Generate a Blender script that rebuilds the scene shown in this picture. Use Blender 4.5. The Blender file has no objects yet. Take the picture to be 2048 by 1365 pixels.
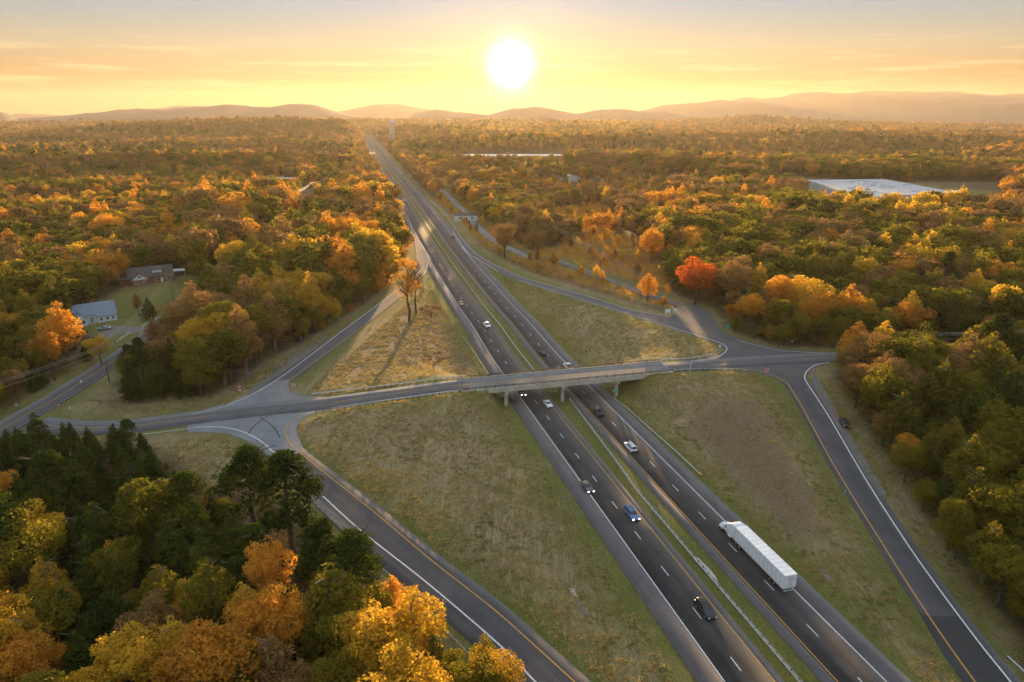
import bpy, bmesh, math, random
import numpy as np
from mathutils import Vector, Matrix
from mathutils.geometry import delaunay_2d_cdt
R = math.radians
rng = np.random.default_rng(7)
random.seed(7)
scene = bpy.context.scene
col = scene.collection

# ------------------------------------------------------------------ camera, sky, sun, exposure
CAM_H = 83.0
FPX, CX, CY, HOR = 1365.0, 1024.0, 682.5, 236.0
PITCH = math.atan((CY - HOR) / FPX)
cam_d = bpy.data.cameras.new('camera'); cam = bpy.data.objects.new('camera', cam_d); col.objects.link(cam)
cam.location = (0, 0, CAM_H); cam.rotation_euler = (math.pi/2 - PITCH, 0, 0)
cam_d.sensor_width = 36; cam_d.lens = FPX / 2048 * 36; cam_d.clip_start = 1; cam_d.clip_end = 90000
scene.camera = cam
SUN_EL, SUN_AZ = 3.9, -0.1
world = bpy.data.worlds.new('World'); scene.world = world; world.use_nodes = True
wn, wl = world.node_tree.nodes, world.node_tree.links
wn.clear()
def N(nodes, t, **kw):
    n = nodes.new(t)
    for k, v in kw.items():
        if k in n.inputs.keys(): n.inputs[k].default_value = v
        else: setattr(n, k, v)
    return n
sky = N(wn, 'ShaderNodeTexSky'); sky.sky_type = 'NISHITA'; sky.sun_disc = False
sky.sun_elevation = R(SUN_EL); sky.sun_rotation = R(SUN_AZ); sky.air_density = 1.0; sky.dust_density = 1.2; sky.ozone_density = 1.0; sky.altitude = 300
def sun_vec():
    e, a = R(SUN_EL), R(SUN_AZ)
    return (math.sin(a)*math.cos(e), math.cos(a)*math.cos(e), math.sin(e))
tc = N(wn, 'ShaderNodeTexCoord')
dot = N(wn, 'ShaderNodeVectorMath', operation='DOT_PRODUCT'); dot.inputs[1].default_value = sun_vec()
nrm = N(wn, 'ShaderNodeVectorMath', operation='NORMALIZE')
wl.new(tc.outputs['Generated'], nrm.inputs[0]); wl.new(nrm.outputs[0], dot.inputs[0])
ang = N(wn, 'ShaderNodeMath', operation='ARCCOSINE'); 
cl = N(wn, 'ShaderNodeMath', operation='MINIMUM'); cl.inputs[1].default_value = 0.9999999
wl.new(dot.outputs['Value'], cl.inputs[0]); wl.new(cl.outputs[0], ang.inputs[0])
def gauss(width_deg, power, src=None):
    a = N(wn, 'ShaderNodeMath', operation='DIVIDE'); a.inputs[1].default_value = R(width_deg); wl.new((src or ang).outputs[0], a.inputs[0])
    b = N(wn, 'ShaderNodeMath', operation='POWER'); b.inputs[1].default_value = power; wl.new(a.outputs[0], b.inputs[0])
    c = N(wn, 'ShaderNodeMath', operation='MULTIPLY'); c.inputs[1].default_value = -1; wl.new(b.outputs[0], c.inputs[0])
    d = N(wn, 'ShaderNodeMath', operation='EXPONENT'); wl.new(c.outputs[0], d.inputs[0]); return d
def scaled(fac, colr, k):
    m = N(wn, 'ShaderNodeMix', data_type='RGBA', blend_type='MULTIPLY'); m.inputs[0].default_value = 1
    m.inputs[6].default_value = (colr[0]*k, colr[1]*k, colr[2]*k, 1); wl.new(fac, m.inputs[7]); return m.outputs[2]
def add(a, b):
    m = N(wn, 'ShaderNodeMix', data_type='RGBA', blend_type='ADD'); m.inputs[0].default_value = 1; m.clamp_result = False
    wl.new(a, m.inputs[6]); wl.new(b, m.inputs[7]); return m.outputs[2]
sep = N(wn, 'ShaderNodeSeparateXYZ'); wl.new(nrm.outputs[0], sep.inputs[0])
# base sky: Nishita, warmed towards the horizon band, plus the aureole round the low sun
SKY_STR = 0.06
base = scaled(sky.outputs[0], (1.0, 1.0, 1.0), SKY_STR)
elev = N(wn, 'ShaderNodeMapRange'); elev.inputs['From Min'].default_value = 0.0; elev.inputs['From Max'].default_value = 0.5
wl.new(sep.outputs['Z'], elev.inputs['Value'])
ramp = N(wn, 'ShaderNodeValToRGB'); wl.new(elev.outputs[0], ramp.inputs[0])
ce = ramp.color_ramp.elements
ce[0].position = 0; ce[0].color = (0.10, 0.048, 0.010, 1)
ce[1].position = 1; ce[1].color = (0.225, 0.265, 0.31, 1)  # unseen sky above the frame, brightened to lift ambient light on the ground
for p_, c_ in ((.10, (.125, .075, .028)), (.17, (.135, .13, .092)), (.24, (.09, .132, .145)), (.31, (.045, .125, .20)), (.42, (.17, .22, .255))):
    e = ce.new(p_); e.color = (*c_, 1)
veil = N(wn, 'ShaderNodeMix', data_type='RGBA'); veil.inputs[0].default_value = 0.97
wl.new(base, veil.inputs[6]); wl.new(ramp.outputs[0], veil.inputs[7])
# thin streaky cloud near the horizon
mp = N(wn, 'ShaderNodeMapping'); mp.inputs['Scale'].default_value = (2.2, 2.2, 34)
wl.new(nrm.outputs[0], mp.inputs[0])
cn = N(wn, 'ShaderNodeTexNoise', Scale=3.2, Detail=7.0, Roughness=0.62); wl.new(mp.outputs[0], cn.inputs['Vector'])
cr = N(wn, 'ShaderNodeMapRange'); cr.inputs['From Min'].default_value = 0.52; cr.inputs['From Max'].default_value = 0.74
wl.new(cn.outputs[0], cr.inputs['Value'])
band = N(wn, 'ShaderNodeMath', operation='SUBTRACT'); band.inputs[1].default_value = 0.058; wl.new(sep.outputs['Z'], band.inputs[0])
bab = N(wn, 'ShaderNodeMath', operation='ABSOLUTE'); wl.new(band.outputs[0], bab.inputs[0])
bg = gauss(1.6, 2.0, bab)
cm = N(wn, 'ShaderNodeMath', operation='MULTIPLY'); wl.new(cr.outputs[0], cm.inputs[0]); wl.new(bg.outputs[0], cm.inputs[1])
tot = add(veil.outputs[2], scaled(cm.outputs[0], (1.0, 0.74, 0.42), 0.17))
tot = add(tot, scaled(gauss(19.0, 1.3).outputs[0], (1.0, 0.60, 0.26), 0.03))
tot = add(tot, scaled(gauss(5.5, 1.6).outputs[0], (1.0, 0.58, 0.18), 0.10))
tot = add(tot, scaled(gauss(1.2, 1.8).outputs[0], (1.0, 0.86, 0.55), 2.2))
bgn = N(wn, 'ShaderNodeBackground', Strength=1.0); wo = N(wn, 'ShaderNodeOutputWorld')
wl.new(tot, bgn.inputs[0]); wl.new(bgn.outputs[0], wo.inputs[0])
world.cycles.sampling_method = 'MANUAL'; world.cycles.sample_map_resolution = 1024

sun_d = bpy.data.lights.new('sun', 'SUN'); sun_d.energy = 5.0; sun_d.angle = R(0.6); sun_d.color = (1.0, 0.64, 0.30)
sun = bpy.data.objects.new('sun', sun_d); col.objects.link(sun); sun.rotation_euler = (-R(90 - SUN_EL), 0, R(-SUN_AZ)*0)
scene.view_settings.view_transform = 'Standard'; scene.view_settings.look = 'None'
scene.view_settings.exposure = 1.58; scene.view_settings.gamma = 1
scene.cycles.max_bounces = 5; scene.cycles.diffuse_bounces = 2; scene.cycles.glossy_bounces = 2
scene.cycles.transmission_bounces = 4; scene.cycles.volume_bounces = 0; scene.cycles.transparent_max_bounces = 4
scene.cycles.use_denoising = True; scene.cycles.sample_clamp_indirect = 4
scene.cycles.use_adaptive_sampling = True; scene.cycles.adaptive_threshold = 0.02

# ------------------------------------------------------------------ picture <-> place
ct, st = math.cos(PITCH), math.sin(PITCH)
def P(px, py, z=0.0):
    px, py = np.asarray(px, float), np.asarray(py, float)
    a, b = (px - CX) / FPX, -(py - CY) / FPX
    Y = ct + b*st; Z = -st + b*ct
    t = (z - CAM_H) / Z
    return np.stack([a*t, Y*t], -1)
def PD(px, py, depth):                      # point on the ray at world depth (y)
    a, b = (px - CX) / FPX, -(py - CY) / FPX
    Y = ct + b*st; Z = -st + b*ct
    return a/Y*depth, depth, CAM_H + Z/Y*depth
def proj(x, y, z):
    dz = z - CAM_H; f = y*ct - dz*st; u = y*st + dz*ct
    return CX + FPX*x/f, CY - FPX*u/f
def W(pts, z=None):                         # list of (px,py[,z]) -> world xyz
    out = []
    for p in pts:
        zz = p[2] if len(p) > 2 else z
        q = P(p[0], p[1], zz); out.append((q[0], q[1], zz))
    return np.array(out)
def smooth(pts, step=3.0):                  # Catmull-Rom, then even spacing
    p = np.asarray(pts, float)
    if len(p) > 2:
        q = np.vstack([2*p[0]-p[1], p, 2*p[-1]-p[-2]]); o = []
        for i in range(1, len(q)-2):
            t = np.linspace(0, 1, 9)[:-1, None]
            a, b, c, d = q[i-1], q[i], q[i+1], q[i+2]
            o.append(.5*((2*b)+(-a+c)*t+(2*a-5*b+4*c-d)*t*t+(-a+3*b-3*c+d)*t**3))
        p = np.vstack(o+[p[-1:]])
    return resample(p, step)
def resample(p, step=None, n=None):
    s = np.r_[0, np.cumsum(np.linalg.norm(np.diff(p[:, :2], axis=0), axis=1))]
    n = n or max(2, int(s[-1]/step)+1)
    t = np.linspace(0, s[-1], n)
    return np.stack([np.interp(t, s, p[:, i]) for i in range(p.shape[1])], -1)
def offset(p, d):                           # + = to the right of travel
    t = np.gradient(p[:, :2], axis=0); t /= np.linalg.norm(t, axis=1)[:, None]+1e-9
    q = p.copy(); q[:, 0] += t[:, 1]*d; q[:, 1] -= t[:, 0]*d
    return q

# highway axis (the median rail), u along -15 degrees, straight near the camera
AX = R(-15.0)
def UW(u, w, z=0.0): return (u*math.sin(AX)+w*math.cos(AX), u*math.cos(AX)-w*math.sin(AX), z)
near_axis = [UW(u, 64.5, 0.0) for u in (-60, 0, 60, 120, 180, 230)]
far_axis = [tuple(P(px, py, z)) + (z,) for px, py, z in [(995.7,645.7,1.2),(959,604,2.2),(921.9,550,3.6),(906,533,4.0),(853,451.5,4.5),
            (821.5,403,4.5),(802.5,374.8,4.5),(782,345.5,4.5),(768,327,4.5),(751,303,4.5),(742,285,4.5),(737,270,5.0)]]
AXIS = smooth(near_axis + far_axis, 4.0)
_i = np.arange(len(AXIS)); _w = np.clip((AXIS[:, 1]-215)/120, 0, 1)[:, None]    # even out the far alignment
_k = np.exp(-(np.arange(-45, 46)/17.0)**2); _k /= _k.sum()
_S = np.stack([np.convolve(np.pad(AXIS[:, c], 45, mode='reflect', reflect_type='odd'), _k, 'valid') for c in range(3)], -1)
AXIS = AXIS*(1-_w)+_S*_w
xroad_l = W([(262,853,4.8),(350,841,5.0),(430,831,5.2),(540,818,5.5),(640,809,5.7),(760,792,5.9),(900,773,6.1),(938,770,6.2)])
xroad_r = W([(1322,735,6.9),(1400,731,7.0),(1480,725,7.1),(1560,720,7.2),(1650,716,7.3),(1760,712,7.5),(1900,706,7.6),(2100,698,7.8)])
xroad_join = W([(70,848,4.6),(130,855,4.6),(200,856,4.7),(262,853,4.8)])
left_rd = W([(-190,960,4.4),(-60,893,4.5),(0,862,4.5),(60,826,4.6),(110,798,4.8),(214,731,5.2),(311,664,5.6),(350,636,5.8),(440,575,6.0),(540,505,6),(595,450,6),(620,418,6),(650,372,6),(690,345,6)])
LLw = W([(391,855,5.2),(431,855,5.2),(471,860,5.3),(503,872,5.4),(531,890,5.4),(563,920,5.2),(628,975.7,4.4),(719.7,1059.5,3.2),(859.4,1171,1.6),(999,1291,.6),(1071,1365,.3),(1210,1500,0)])
LLy = W([(615,826,5.6),(587,840,5.5),(571,860,5.4),(575,878,5.4),(584,892,5.2),(640,940,4.4),(740,1019.6,3.2),(859.4,1119.4,1.9),(979,1213,.9),(1079,1301,.4),(1149,1365,.2),(1290,1490,0)])
ULw = W([(385,829,5.1),(435,818,5.2),(480,801,5.3),(530,776,5.4),(591,734,5.2),(675,670,4.8),(728,631,4.5),(786,587,4.2),(811,564.5,4.1),(829,533,4.0),(834,516,4.1),(830,486,4.3),(821,448,4.5)])
ULy = W([(660,799,5.7),(612,798,5.6),(575,792,5.5),(561,782,5.5),(563,774,5.4),(572,766,5.4),(619,731.6,5.2),(719,659,4.7),(814,584,4.2),(847.5,550,4.0),(857,523,4.1),(854.7,511,4.2),(841,487,4.3)])
URw = W([(858,400,4.5),(893,433,4.5),(926,480,4.5),(959,513,4.4),(1009,539.5,4.5),(1059,559.5,4.8),(1113,574.6,5.1),(1190,597,5.6),(1263.7,619.7,6.2),(1335.7,634,6.6)])
URy = W([(905,465,4.5),(936,506,4.3),(956,518,4.3),(996,543.7,4.4),(1036.7,562,4.6),(1127,589.6,5.2),(1192.6,610,5.7),(1310,645.7,6.5),(1386.7,670,6.9),(1441,686.7,7.1),(1453.7,700,7.1),(1436,714,7.1),(1400,721.5,7.0),(1382,723.3,7.0)])
LRw = W([(1660,725.7,7.3),(1632.5,730.7,7.2),(1616,741,7.2),(1610,751,7.1),(1613,765,7.0),(1653,826.5,6.0),(1728.5,955,4.0),(1808,1079,2.4),(1870,1168,1.4),(1959,1287.5,.5),(2021,1365,.2),(2110,1480,0)])
LRy = W([(1430,737,7.0),(1484,738,7.1),(1532,747,7.1),(1569.5,764,7.0),(1584,782,6.7),(1613,831,5.9),(1671,937,4.2),(1750.6,1066,2.5),(1826,1185.5,1.2),(1888,1278.6,.5),(1950,1365,.2),(2040,1490,0)])
SSr = W([(1651,707.5,7.3),(1558,701,7.2),(1475,680.6,7.1),(1447,667.6,7.1),(1432,652.8,7.0),(1426.6,638,7.0),(1421,628.6,7.0),(1391,612,7.0),(1345,600,6.9),(1290,583,6.7),(1230,560,6.5),(1160,535,6.3),(1120,520,6.2)])
SSl = W([(1450,700,7.1),(1400,672,7.0),(1354,634,6.9),(1356,625,6.9),(1345,612,6.9),(1280,590,6.7),(1222,566,6.5),(1152,541,6.3),(1112,526,6.2)])
front_rd = W([(1062,517,5.6),(1020,498,5.6),(985,480,5.6),(950,450,5.6),(928,425,5.6),(900,395,5.5),(875,375,5.5),(850,354,5.5),(835,335,5.5)])
def mid(a, b, n=40):
    a, b = resample(smooth(a, 3), n=n), resample(smooth(b, 3), n=n); return (a+b)/2
SRC = []                                    # (polyline, half width, weight)
def src(p, hw): SRC.append((np.asarray(p, float), hw))
src(AXIS[::4], 17.5)
src(xroad_l, 5.0); src(xroad_r, 5.0); src(xroad_join, 4.5); src(left_rd, 4.5)
src(mid(LLw, LLy)[2:], 5.0); src(mid(ULw[2:], ULy[3:])[1:-2], 4.5); src(mid(URw[2:], URy[1:9]), 4.0); src(mid(LRw[2:], LRy[1:]), 4.5)
src(mid(SSr[1:], SSl), 5.0); src(front_rd, 3.5)

def noise2(x, y, seed):                     # smooth value noise
    r = np.random.default_rng(seed).random((64, 64))
    xi, yi = np.floor(x).astype(int), np.floor(y).astype(int); fx, fy = x-xi, y-yi
    fx, fy = fx*fx*(3-2*fx), fy*fy*(3-2*fy)
    g = lambda i, j: r[(xi+i) % 64, (yi+j) % 64]
    return (g(0,0)*(1-fx)+g(1,0)*fx)*(1-fy)+(g(0,1)*(1-fx)+g(1,1)*fx)*fy
def fbm(x, y, seed, o=4):
    s = 0; a = 1; t = 0
    for k in range(o): s = s + a*(noise2(x*2**k+11.3*k, y*2**k+5.1*k, seed+k)-.5); t += a; a *= .5
    return s/t*2
RIDGES = [  # depth, half thickness, tree height, crest in the picture
 (2600, 330, 13, [(-400,285),(0,268),(150,262),(250,250),(450,241),(600,238),(680,241),(715,252),(735,272),(760,268),(790,251),(900,254),(1000,264),(1300,272),(1700,290),(2500,290)]),
 (1750, 170, 13, [(-400,318),(0,312),(150,300),(330,286),(450,279),(600,276),(690,285),(730,315),(800,318),(900,300),(1000,300),(1200,310),(1500,306),(1650,318),(1800,303),(2048,300),(2500,300)]),
 (1150, 110, 14, [(-500,362),(0,350),(150,338),(300,330),(450,326),(600,332),(700,345),(760,372),(900,350),(1050,350),(1300,352),(1450,345),(1600,352),(2500,352)]),
 (2000, 230, 13, [(-400,300),(600,290),(740,300),(1000,285),(1200,266),(1450,264),(1700,263),(1950,271),(2048,269),(2500,270)]),
 (3400, 400, 12, [(-400,262),(0,256),(300,249),(700,262),(1000,252),(1300,250),(1450,252),(1700,256),(2048,262),(2500,262)]),
 (4400, 420, 12, [(-400,248),(0,246),(300,243),(740,240),(1100,242),(1300,244),(1450,237),(1490,231.5),(1515,235),(1560,240),(1700,246),(2048,250),(2500,250)]),
]
RZ = []
for d, th, trh, pr in RIDGES:
    q = [PD(px, py, d) for px, py in pr]; RZ.append((d, th, np.array([a[0] for a in q]), np.array([a[2]-trh for a in q])))
def background(x, y):
    z = 5.0 + 2.4/(1+np.exp(-x/45.0)) - 3.2/(1+np.exp((y-125)/16.0))
    z = z + fbm(x/70, y/70, 3, 3)*1.2
    far = np.clip((y-450)/900, 0, 1)
    z = z + far*fbm(x/700, y/210, 21, 4)*38
    vf = np.clip((y-2500)/5000, 0, 1); z = z + vf*(fbm(x/1500, y/900, 31, 3)*26)
    for d, th, xs, zs in RZ:
        c = np.interp(x, xs, zs) + fbm(x/160, y/400+d, 40, 3)*3.0
        dd = y-d - fbm(x/900, x*0+d, 50, 2)*th*.9
        g = np.exp(-(dd/th)**2)
        z = z + g*(np.maximum(c, z)-z)
    return z
def height(x, y):
    x = np.atleast_1d(np.asarray(x, float)); y = np.atleast_1d(np.asarray(y, float))
    shp = x.shape; x = x.ravel(); y = y.ravel()
    bgz = background(x, y)
    wb = 1/(1+38.0)**3
    num = bgz*wb; den = np.full_like(x, wb)
    for p, hw in SRC:
        lo, hi = p[:, :2].min(0)-260, p[:, :2].max(0)+260
        m = np.nonzero((x > lo[0]) & (x < hi[0]) & (y > lo[1]) & (y < hi[1]))[0]
        if not len(m): continue
        X, Y = x[m], y[m]; best = np.full(len(m), 1e18); bz = np.zeros(len(m))
        for i in range(len(p)-1):
            a, b = p[i], p[i+1]; dx, dy = b[0]-a[0], b[1]-a[1]
            t = np.clip(((X-a[0])*dx+(Y-a[1])*dy)/(dx*dx+dy*dy+1e-9), 0, 1)
            d2 = (X-a[0]-t*dx)**2+(Y-a[1]-t*dy)**2; k = d2 < best
            best[k] = d2[k]; bz[k] = (a[2]+t*(b[2]-a[2]))[k]
        d = np.maximum(0, np.sqrt(best)-hw)
        w = 1/(1+d)**3; num[m] += bz*w; den[m] += w
    return (num/den).reshape(shp)
def hz(x, y): return float(height([x], [y])[0])
def road_dist(x, y):
    out = np.full(x.shape, 1e9)
    for p, hw in SRC:
        for i in range(len(p)-1):
            a, b = p[i], p[i+1]; dx, dy = b[0]-a[0], b[1]-a[1]
            t = np.clip(((x-a[0])*dx+(y-a[1])*dy)/(dx*dx+dy*dy+1e-9), 0, 1)
            out = np.minimum(out, np.sqrt((x-a[0]-t*dx)**2+(y-a[1]-t*dy)**2)-hw)
    return out
def G(px, py, up=0.0):                      # picture point -> world point on the ground
    px = np.atleast_1d(np.asarray(px, float)); py = np.atleast_1d(np.asarray(py, float))
    z = np.full(px.shape, 4.0)
    for _ in range(10):
        q = P(px, py, z+up); z = .5*z+.5*height(q[..., 0], q[..., 1])
    q = P(px, py, z+up)
    return np.stack([q[..., 0], q[..., 1], height(q[..., 0], q[..., 1])], -1)
def G1(px, py, up=0.0): return G([px], [py], up)[0]
def inside(x, y, poly):
    c = np.zeros(x.shape, bool); n = len(poly)
    for i in range(n):
        x1, y1 = poly[i][:2]; x2, y2 = poly[(i+1) % n][:2]
        k = ((y1 > y) != (y2 > y)) & (x < (x2-x1)*(y-y1)/((y2-y1) if y2 != y1 else 1e-9)+x1)
        c ^= k
    return c

# ------------------------------------------------------------------ object helpers
def tag(o, label=None, cat=None, group=None, kind=None):
    if label: o['label'] = label
    if cat: o['category'] = cat
    if group: o['group'] = group
    if kind: o['kind'] = kind
    return o
def empty(name, loc=(0,0,0), rz=0, label=None, cat=None, group=None):
    o = bpy.data.objects.new(name, None); col.objects.link(o); o.location = loc; o.rotation_euler = (0, 0, rz)
    o.empty_display_size = .5
    return tag(o, label, cat, group)
def link(name, me, parent=None, mat=None):
    if mat and not me.materials: me.materials.append(mat)
    o = bpy.data.objects.new(name, me); col.objects.link(o)
    if parent: o.parent = parent
    return o
def mesh_np(name, v, f, smooth_=False):
    me = bpy.data.meshes.new(name); v = np.asarray(v, np.float32); f = np.asarray(f, np.int32)
    k = f.shape[1]
    me.vertices.add(len(v)); me.vertices.foreach_set('co', v.ravel())
    me.loops.add(f.size); me.loops.foreach_set('vertex_index', f.ravel())
    me.polygons.add(len(f)); me.polygons.foreach_set('loop_start', np.arange(len(f), dtype=np.int32)*k)
    if smooth_: me.polygons.foreach_set('use_smooth', np.ones(len(f), bool))
    me.update(calc_edges=True); me.validate()
    return me
class MB:                                   # collects shapes for ONE mesh object
    def __init__(s): s.bm = bmesh.new()
    def hexa(s, pts, bev=0):
        vs = [s.bm.verts.new(p) for p in pts]
        fs = [s.bm.faces.new([vs[i] for i in q]) for q in ((3,2,1,0),(4,5,6,7),(0,1,5,4),(1,2,6,5),(2,3,7,6),(3,0,4,7))]
        return s
    def box(s, c, d, rz=0, bev=0, seg=1):
        x, y, z = d[0]/2, d[1]/2, d[2]/2; cs, sn = math.cos(rz), math.sin(rz)
        P_ = [(-x,-y,-z),(x,-y,-z),(x,y,-z),(-x,y,-z),(-x,-y,z),(x,-y,z),(x,y,z),(-x,y,z)]
        pts = [(c[0]+a*cs-b*sn, c[1]+a*sn+b*cs, c[2]+e) for a, b, e in P_]
        vs = [s.bm.verts.new(p) for p in pts]
        fs = [s.bm.faces.new([vs[i] for i in q]) for q in ((3,2,1,0),(4,5,6,7),(0,1,5,4),(1,2,6,5),(2,3,7,6),(3,0,4,7))]
        if bev:
            es = list({e for f in fs for e in f.edges}); bmesh.ops.bevel(s.bm, geom=es, offset=bev, segments=seg, affect='EDGES', profile=.5)
        return s
    def tube(s, a, b, r1, r2=None, n=8, cap=True):
        r2 = r1 if r2 is None else r2; a, b = Vector(a), Vector(b); d = (b-a)
        if d.length < 1e-6: return s
        q = d.to_track_quat('Z', 'Y'); ra, rb = [], []
        for i in range(n):
            t = 2*math.pi*i/n; o = Vector((math.cos(t), math.sin(t), 0))
            ra.append(s.bm.verts.new(a+q @ (o*r1))); rb.append(s.bm.verts.new(b+q @ (o*r2)))
        for i in range(n): s.bm.faces.new((ra[i], ra[(i+1) % n], rb[(i+1) % n], rb[i])).smooth = n > 5
        if cap: s.bm.faces.new(ra[::-1]); s.bm.faces.new(rb)
        return s
    def path(s, pts, r, n=5):
        for i in range(len(pts)-1): s.tube(pts[i], pts[i+1], r, n=n)
        return s
    def prism(s, prof, y0, y1, inset=0, axis='y'):   # profile in x,z extruded along y; inset narrows the top points
        a = [s.bm.verts.new((x, y0, z)) for x, z in prof]; b = [s.bm.verts.new((x, y1, z)) for x, z in prof]; n = len(prof)
        for i in range(n): s.bm.faces.new((a[i], a[(i+1) % n], b[(i+1) % n], b[i]))
        s.bm.faces.new(a[::-1]); s.bm.faces.new(b); return s
    def quad(s, *p):
        s.bm.faces.new([s.bm.verts.new(q) for q in p]); return s
    def loft(s, rings, close=True, cap=True):
        R_ = [[s.bm.verts.new(p) for p in r] for r in rings]; n = len(rings[0])
        for i in range(len(R_)-1):
            for j in range(n if close else n-1): s.bm.faces.new((R_[i][j], R_[i][(j+1) % n], R_[i+1][(j+1) % n], R_[i+1][j]))
        if cap: s.bm.faces.new(R_[0][::-1]); s.bm.faces.new(R_[-1])
        return s
    def mesh(s, name, mat=None, sm=False):
        bmesh.ops.recalc_face_normals(s.bm, faces=s.bm.faces)
        me = bpy.data.meshes.new(name); s.bm.to_mesh(me); s.bm.free()
        if sm:
            for p in me.polygons: p.use_smooth = True
        if mat: me.materials.append(mat)
        return me
    def build(s, name, mat, parent=None, sm=False): return link(name, s.mesh(name, mat, sm), parent)
def dup(root, loc, rz, **kw):
    r = root.copy(); col.objects.link(r); r.location = loc; r.rotation_euler = (0, 0, rz)
    tag(r, **kw)
    for ch in root.children:
        c = ch.copy(); col.objects.link(c); c.parent = r
        for g in ch.children:
            d = g.copy(); col.objects.link(d); d.parent = c
    return r

# ------------------------------------------------------------------ materials
def mat(name, colr=(.5,.5,.5), rough=.8, metal=0, spec=.5, var=None, vscale=1.0, bump=0, bscale=8, emit=None):
    m = bpy.data.materials.new(name); m.use_nodes = True; nd, lk = m.node_tree.nodes, m.node_tree.links
    b = nd['Principled BSDF']; b.inputs['Base Color'].default_value = (*colr, 1); b.inputs['Roughness'].default_value = rough
    b.inputs['Metallic'].default_value = metal; b.inputs['Specular IOR Level'].default_value = spec
    g = nd.new('ShaderNodeNewGeometry')
    if var:
        n = N(nd, 'ShaderNodeTexNoise', Scale=vscale, Detail=5.0, Roughness=.6); lk.new(g.outputs['Position'], n.inputs['Vector'])
        mx = N(nd, 'ShaderNodeMix', data_type='RGBA'); mx.inputs[6].default_value = (*colr, 1); mx.inputs[7].default_value = (*var, 1)
        mr = N(nd, 'ShaderNodeMapRange'); mr.inputs['From Min'].default_value = .38; mr.inputs['From Max'].default_value = .62
        lk.new(n.outputs[0], mr.inputs['Value']); lk.new(mr.outputs[0], mx.inputs[0]); lk.new(mx.outputs[2], b.inputs['Base Color'])
    if bump:
        n = N(nd, 'ShaderNodeTexNoise', Scale=bscale, Detail=4.0); lk.new(g.outputs['Position'], n.inputs['Vector'])
        bp = N(nd, 'ShaderNodeBump', Strength=bump, Distance=.1); lk.new(n.outputs[0], bp.inputs['Height']); lk.new(bp.outputs[0], b.inputs['Normal'])
    if emit: b.inputs['Emission Color'].default_value = (*emit[:3], 1); b.inputs['Emission Strength'].default_value = emit[3]
    return m
def asphalt_mat(name, c1, c2, streak=True, rough=1.0):
    m = mat(name, c1, rough, spec=.03); nd, lk = m.node_tree.nodes, m.node_tree.links; b = nd['Principled BSDF']
    uv = N(nd, 'ShaderNodeUVMap'); mp = N(nd, 'ShaderNodeMapping'); mp.inputs['Scale'].default_value = (.55, .012, 1); lk.new(uv.outputs[0], mp.inputs[0])
    n1 = N(nd, 'ShaderNodeTexNoise', Scale=1.0, Detail=4.0); lk.new(mp.outputs[0], n1.inputs['Vector'])
    g = nd.new('ShaderNodeNewGeometry'); n2 = N(nd, 'ShaderNodeTexNoise', Scale=.13, Detail=8.0, Roughness=.65); lk.new(g.outputs['Position'], n2.inputs['Vector'])
    ad = N(nd, 'ShaderNodeMath', operation='ADD'); lk.new(n1.outputs[0], ad.inputs[0]); lk.new(n2.outputs[0], ad.inputs[1])
    mr = N(nd, 'ShaderNodeMapRange'); mr.inputs['From Min'].default_value = .78; mr.inputs['From Max'].default_value = 1.22; lk.new(ad.outputs[0], mr.inputs['Value'])
    mx = N(nd, 'ShaderNodeMix', data_type='RGBA'); mx.inputs[6].default_value = (*c1, 1); mx.inputs[7].default_value = (*c2, 1)
    lk.new(mr.outputs[0], mx.inputs[0])
    # oil/tyre lines and thin sealed cracks
    vo = N(nd, 'ShaderNodeTexVoronoi', Scale=.16); vo.feature = 'DISTANCE_TO_EDGE'; 
    nw = N(nd, 'ShaderNodeTexNoise', Scale=.5, Detail=3.0); lk.new(g.outputs['Position'], nw.inputs['Vector'])
    vadd = N(nd, 'ShaderNodeVectorMath', operation='ADD'); lk.new(g.outputs['Position'], vadd.inputs[0]); lk.new(nw.outputs['Color'], vadd.inputs[1]); lk.new(vadd.outputs[0], vo.inputs['Vector'])
    cr_ = N(nd, 'ShaderNodeMapRange'); cr_.inputs['From Min'].default_value = .0; cr_.inputs['From Max'].default_value = .012; cr_.inputs['To Min'].default_value = .6; lk.new(vo.outputs[0], cr_.inputs['Value'])
    m2 = N(nd, 'ShaderNodeMix', data_type='RGBA', blend_type='MULTIPLY'); m2.inputs[0].default_value = .7 if streak else .9
    lk.new(mx.outputs[2], m2.inputs[6]); lk.new(cr_.outputs[0], m2.inputs[7]); lk.new(m2.outputs[2], b.inputs['Base Color'])
    n3 = N(nd, 'ShaderNodeTexNoise', Scale=9.0, Detail=2.0); lk.new(g.outputs['Position'], n3.inputs['Vector'])
    b.inputs['Sheen Weight'].default_value = .34; b.inputs['Sheen Roughness'].default_value = .35; b.inputs['Sheen Tint'].default_value = (1, .95, .9, 1)
    bp = N(nd, 'ShaderNodeBump', Strength=.8, Distance=.08); lk.new(n3.outputs[0], bp.inputs['Height']); lk.new(bp.outputs[0], b.inputs['Normal'])
    return m
M = {}
M['lane'] = asphalt_mat('highway asphalt', (.040,.037,.036), (.074,.068,.066))
M['shoulder'] = asphalt_mat('shoulder asphalt', (.105,.095,.098), (.15,.135,.135))
M['ramp'] = asphalt_mat('ramp asphalt', (.068,.066,.070), (.11,.105,.11))
M['xroad'] = asphalt_mat('crossing road asphalt', (.085,.085,.09), (.12,.12,.125))
M['pad'] = asphalt_mat('old pale asphalt', (.165,.17,.18), (.24,.245,.255), False)
M['deck'] = asphalt_mat('bridge deck concrete', (.13,.13,.13), (.20,.195,.19))
M['fresh'] = asphalt_mat('patched dark asphalt', (.045,.046,.046), (.062,.062,.062))
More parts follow.
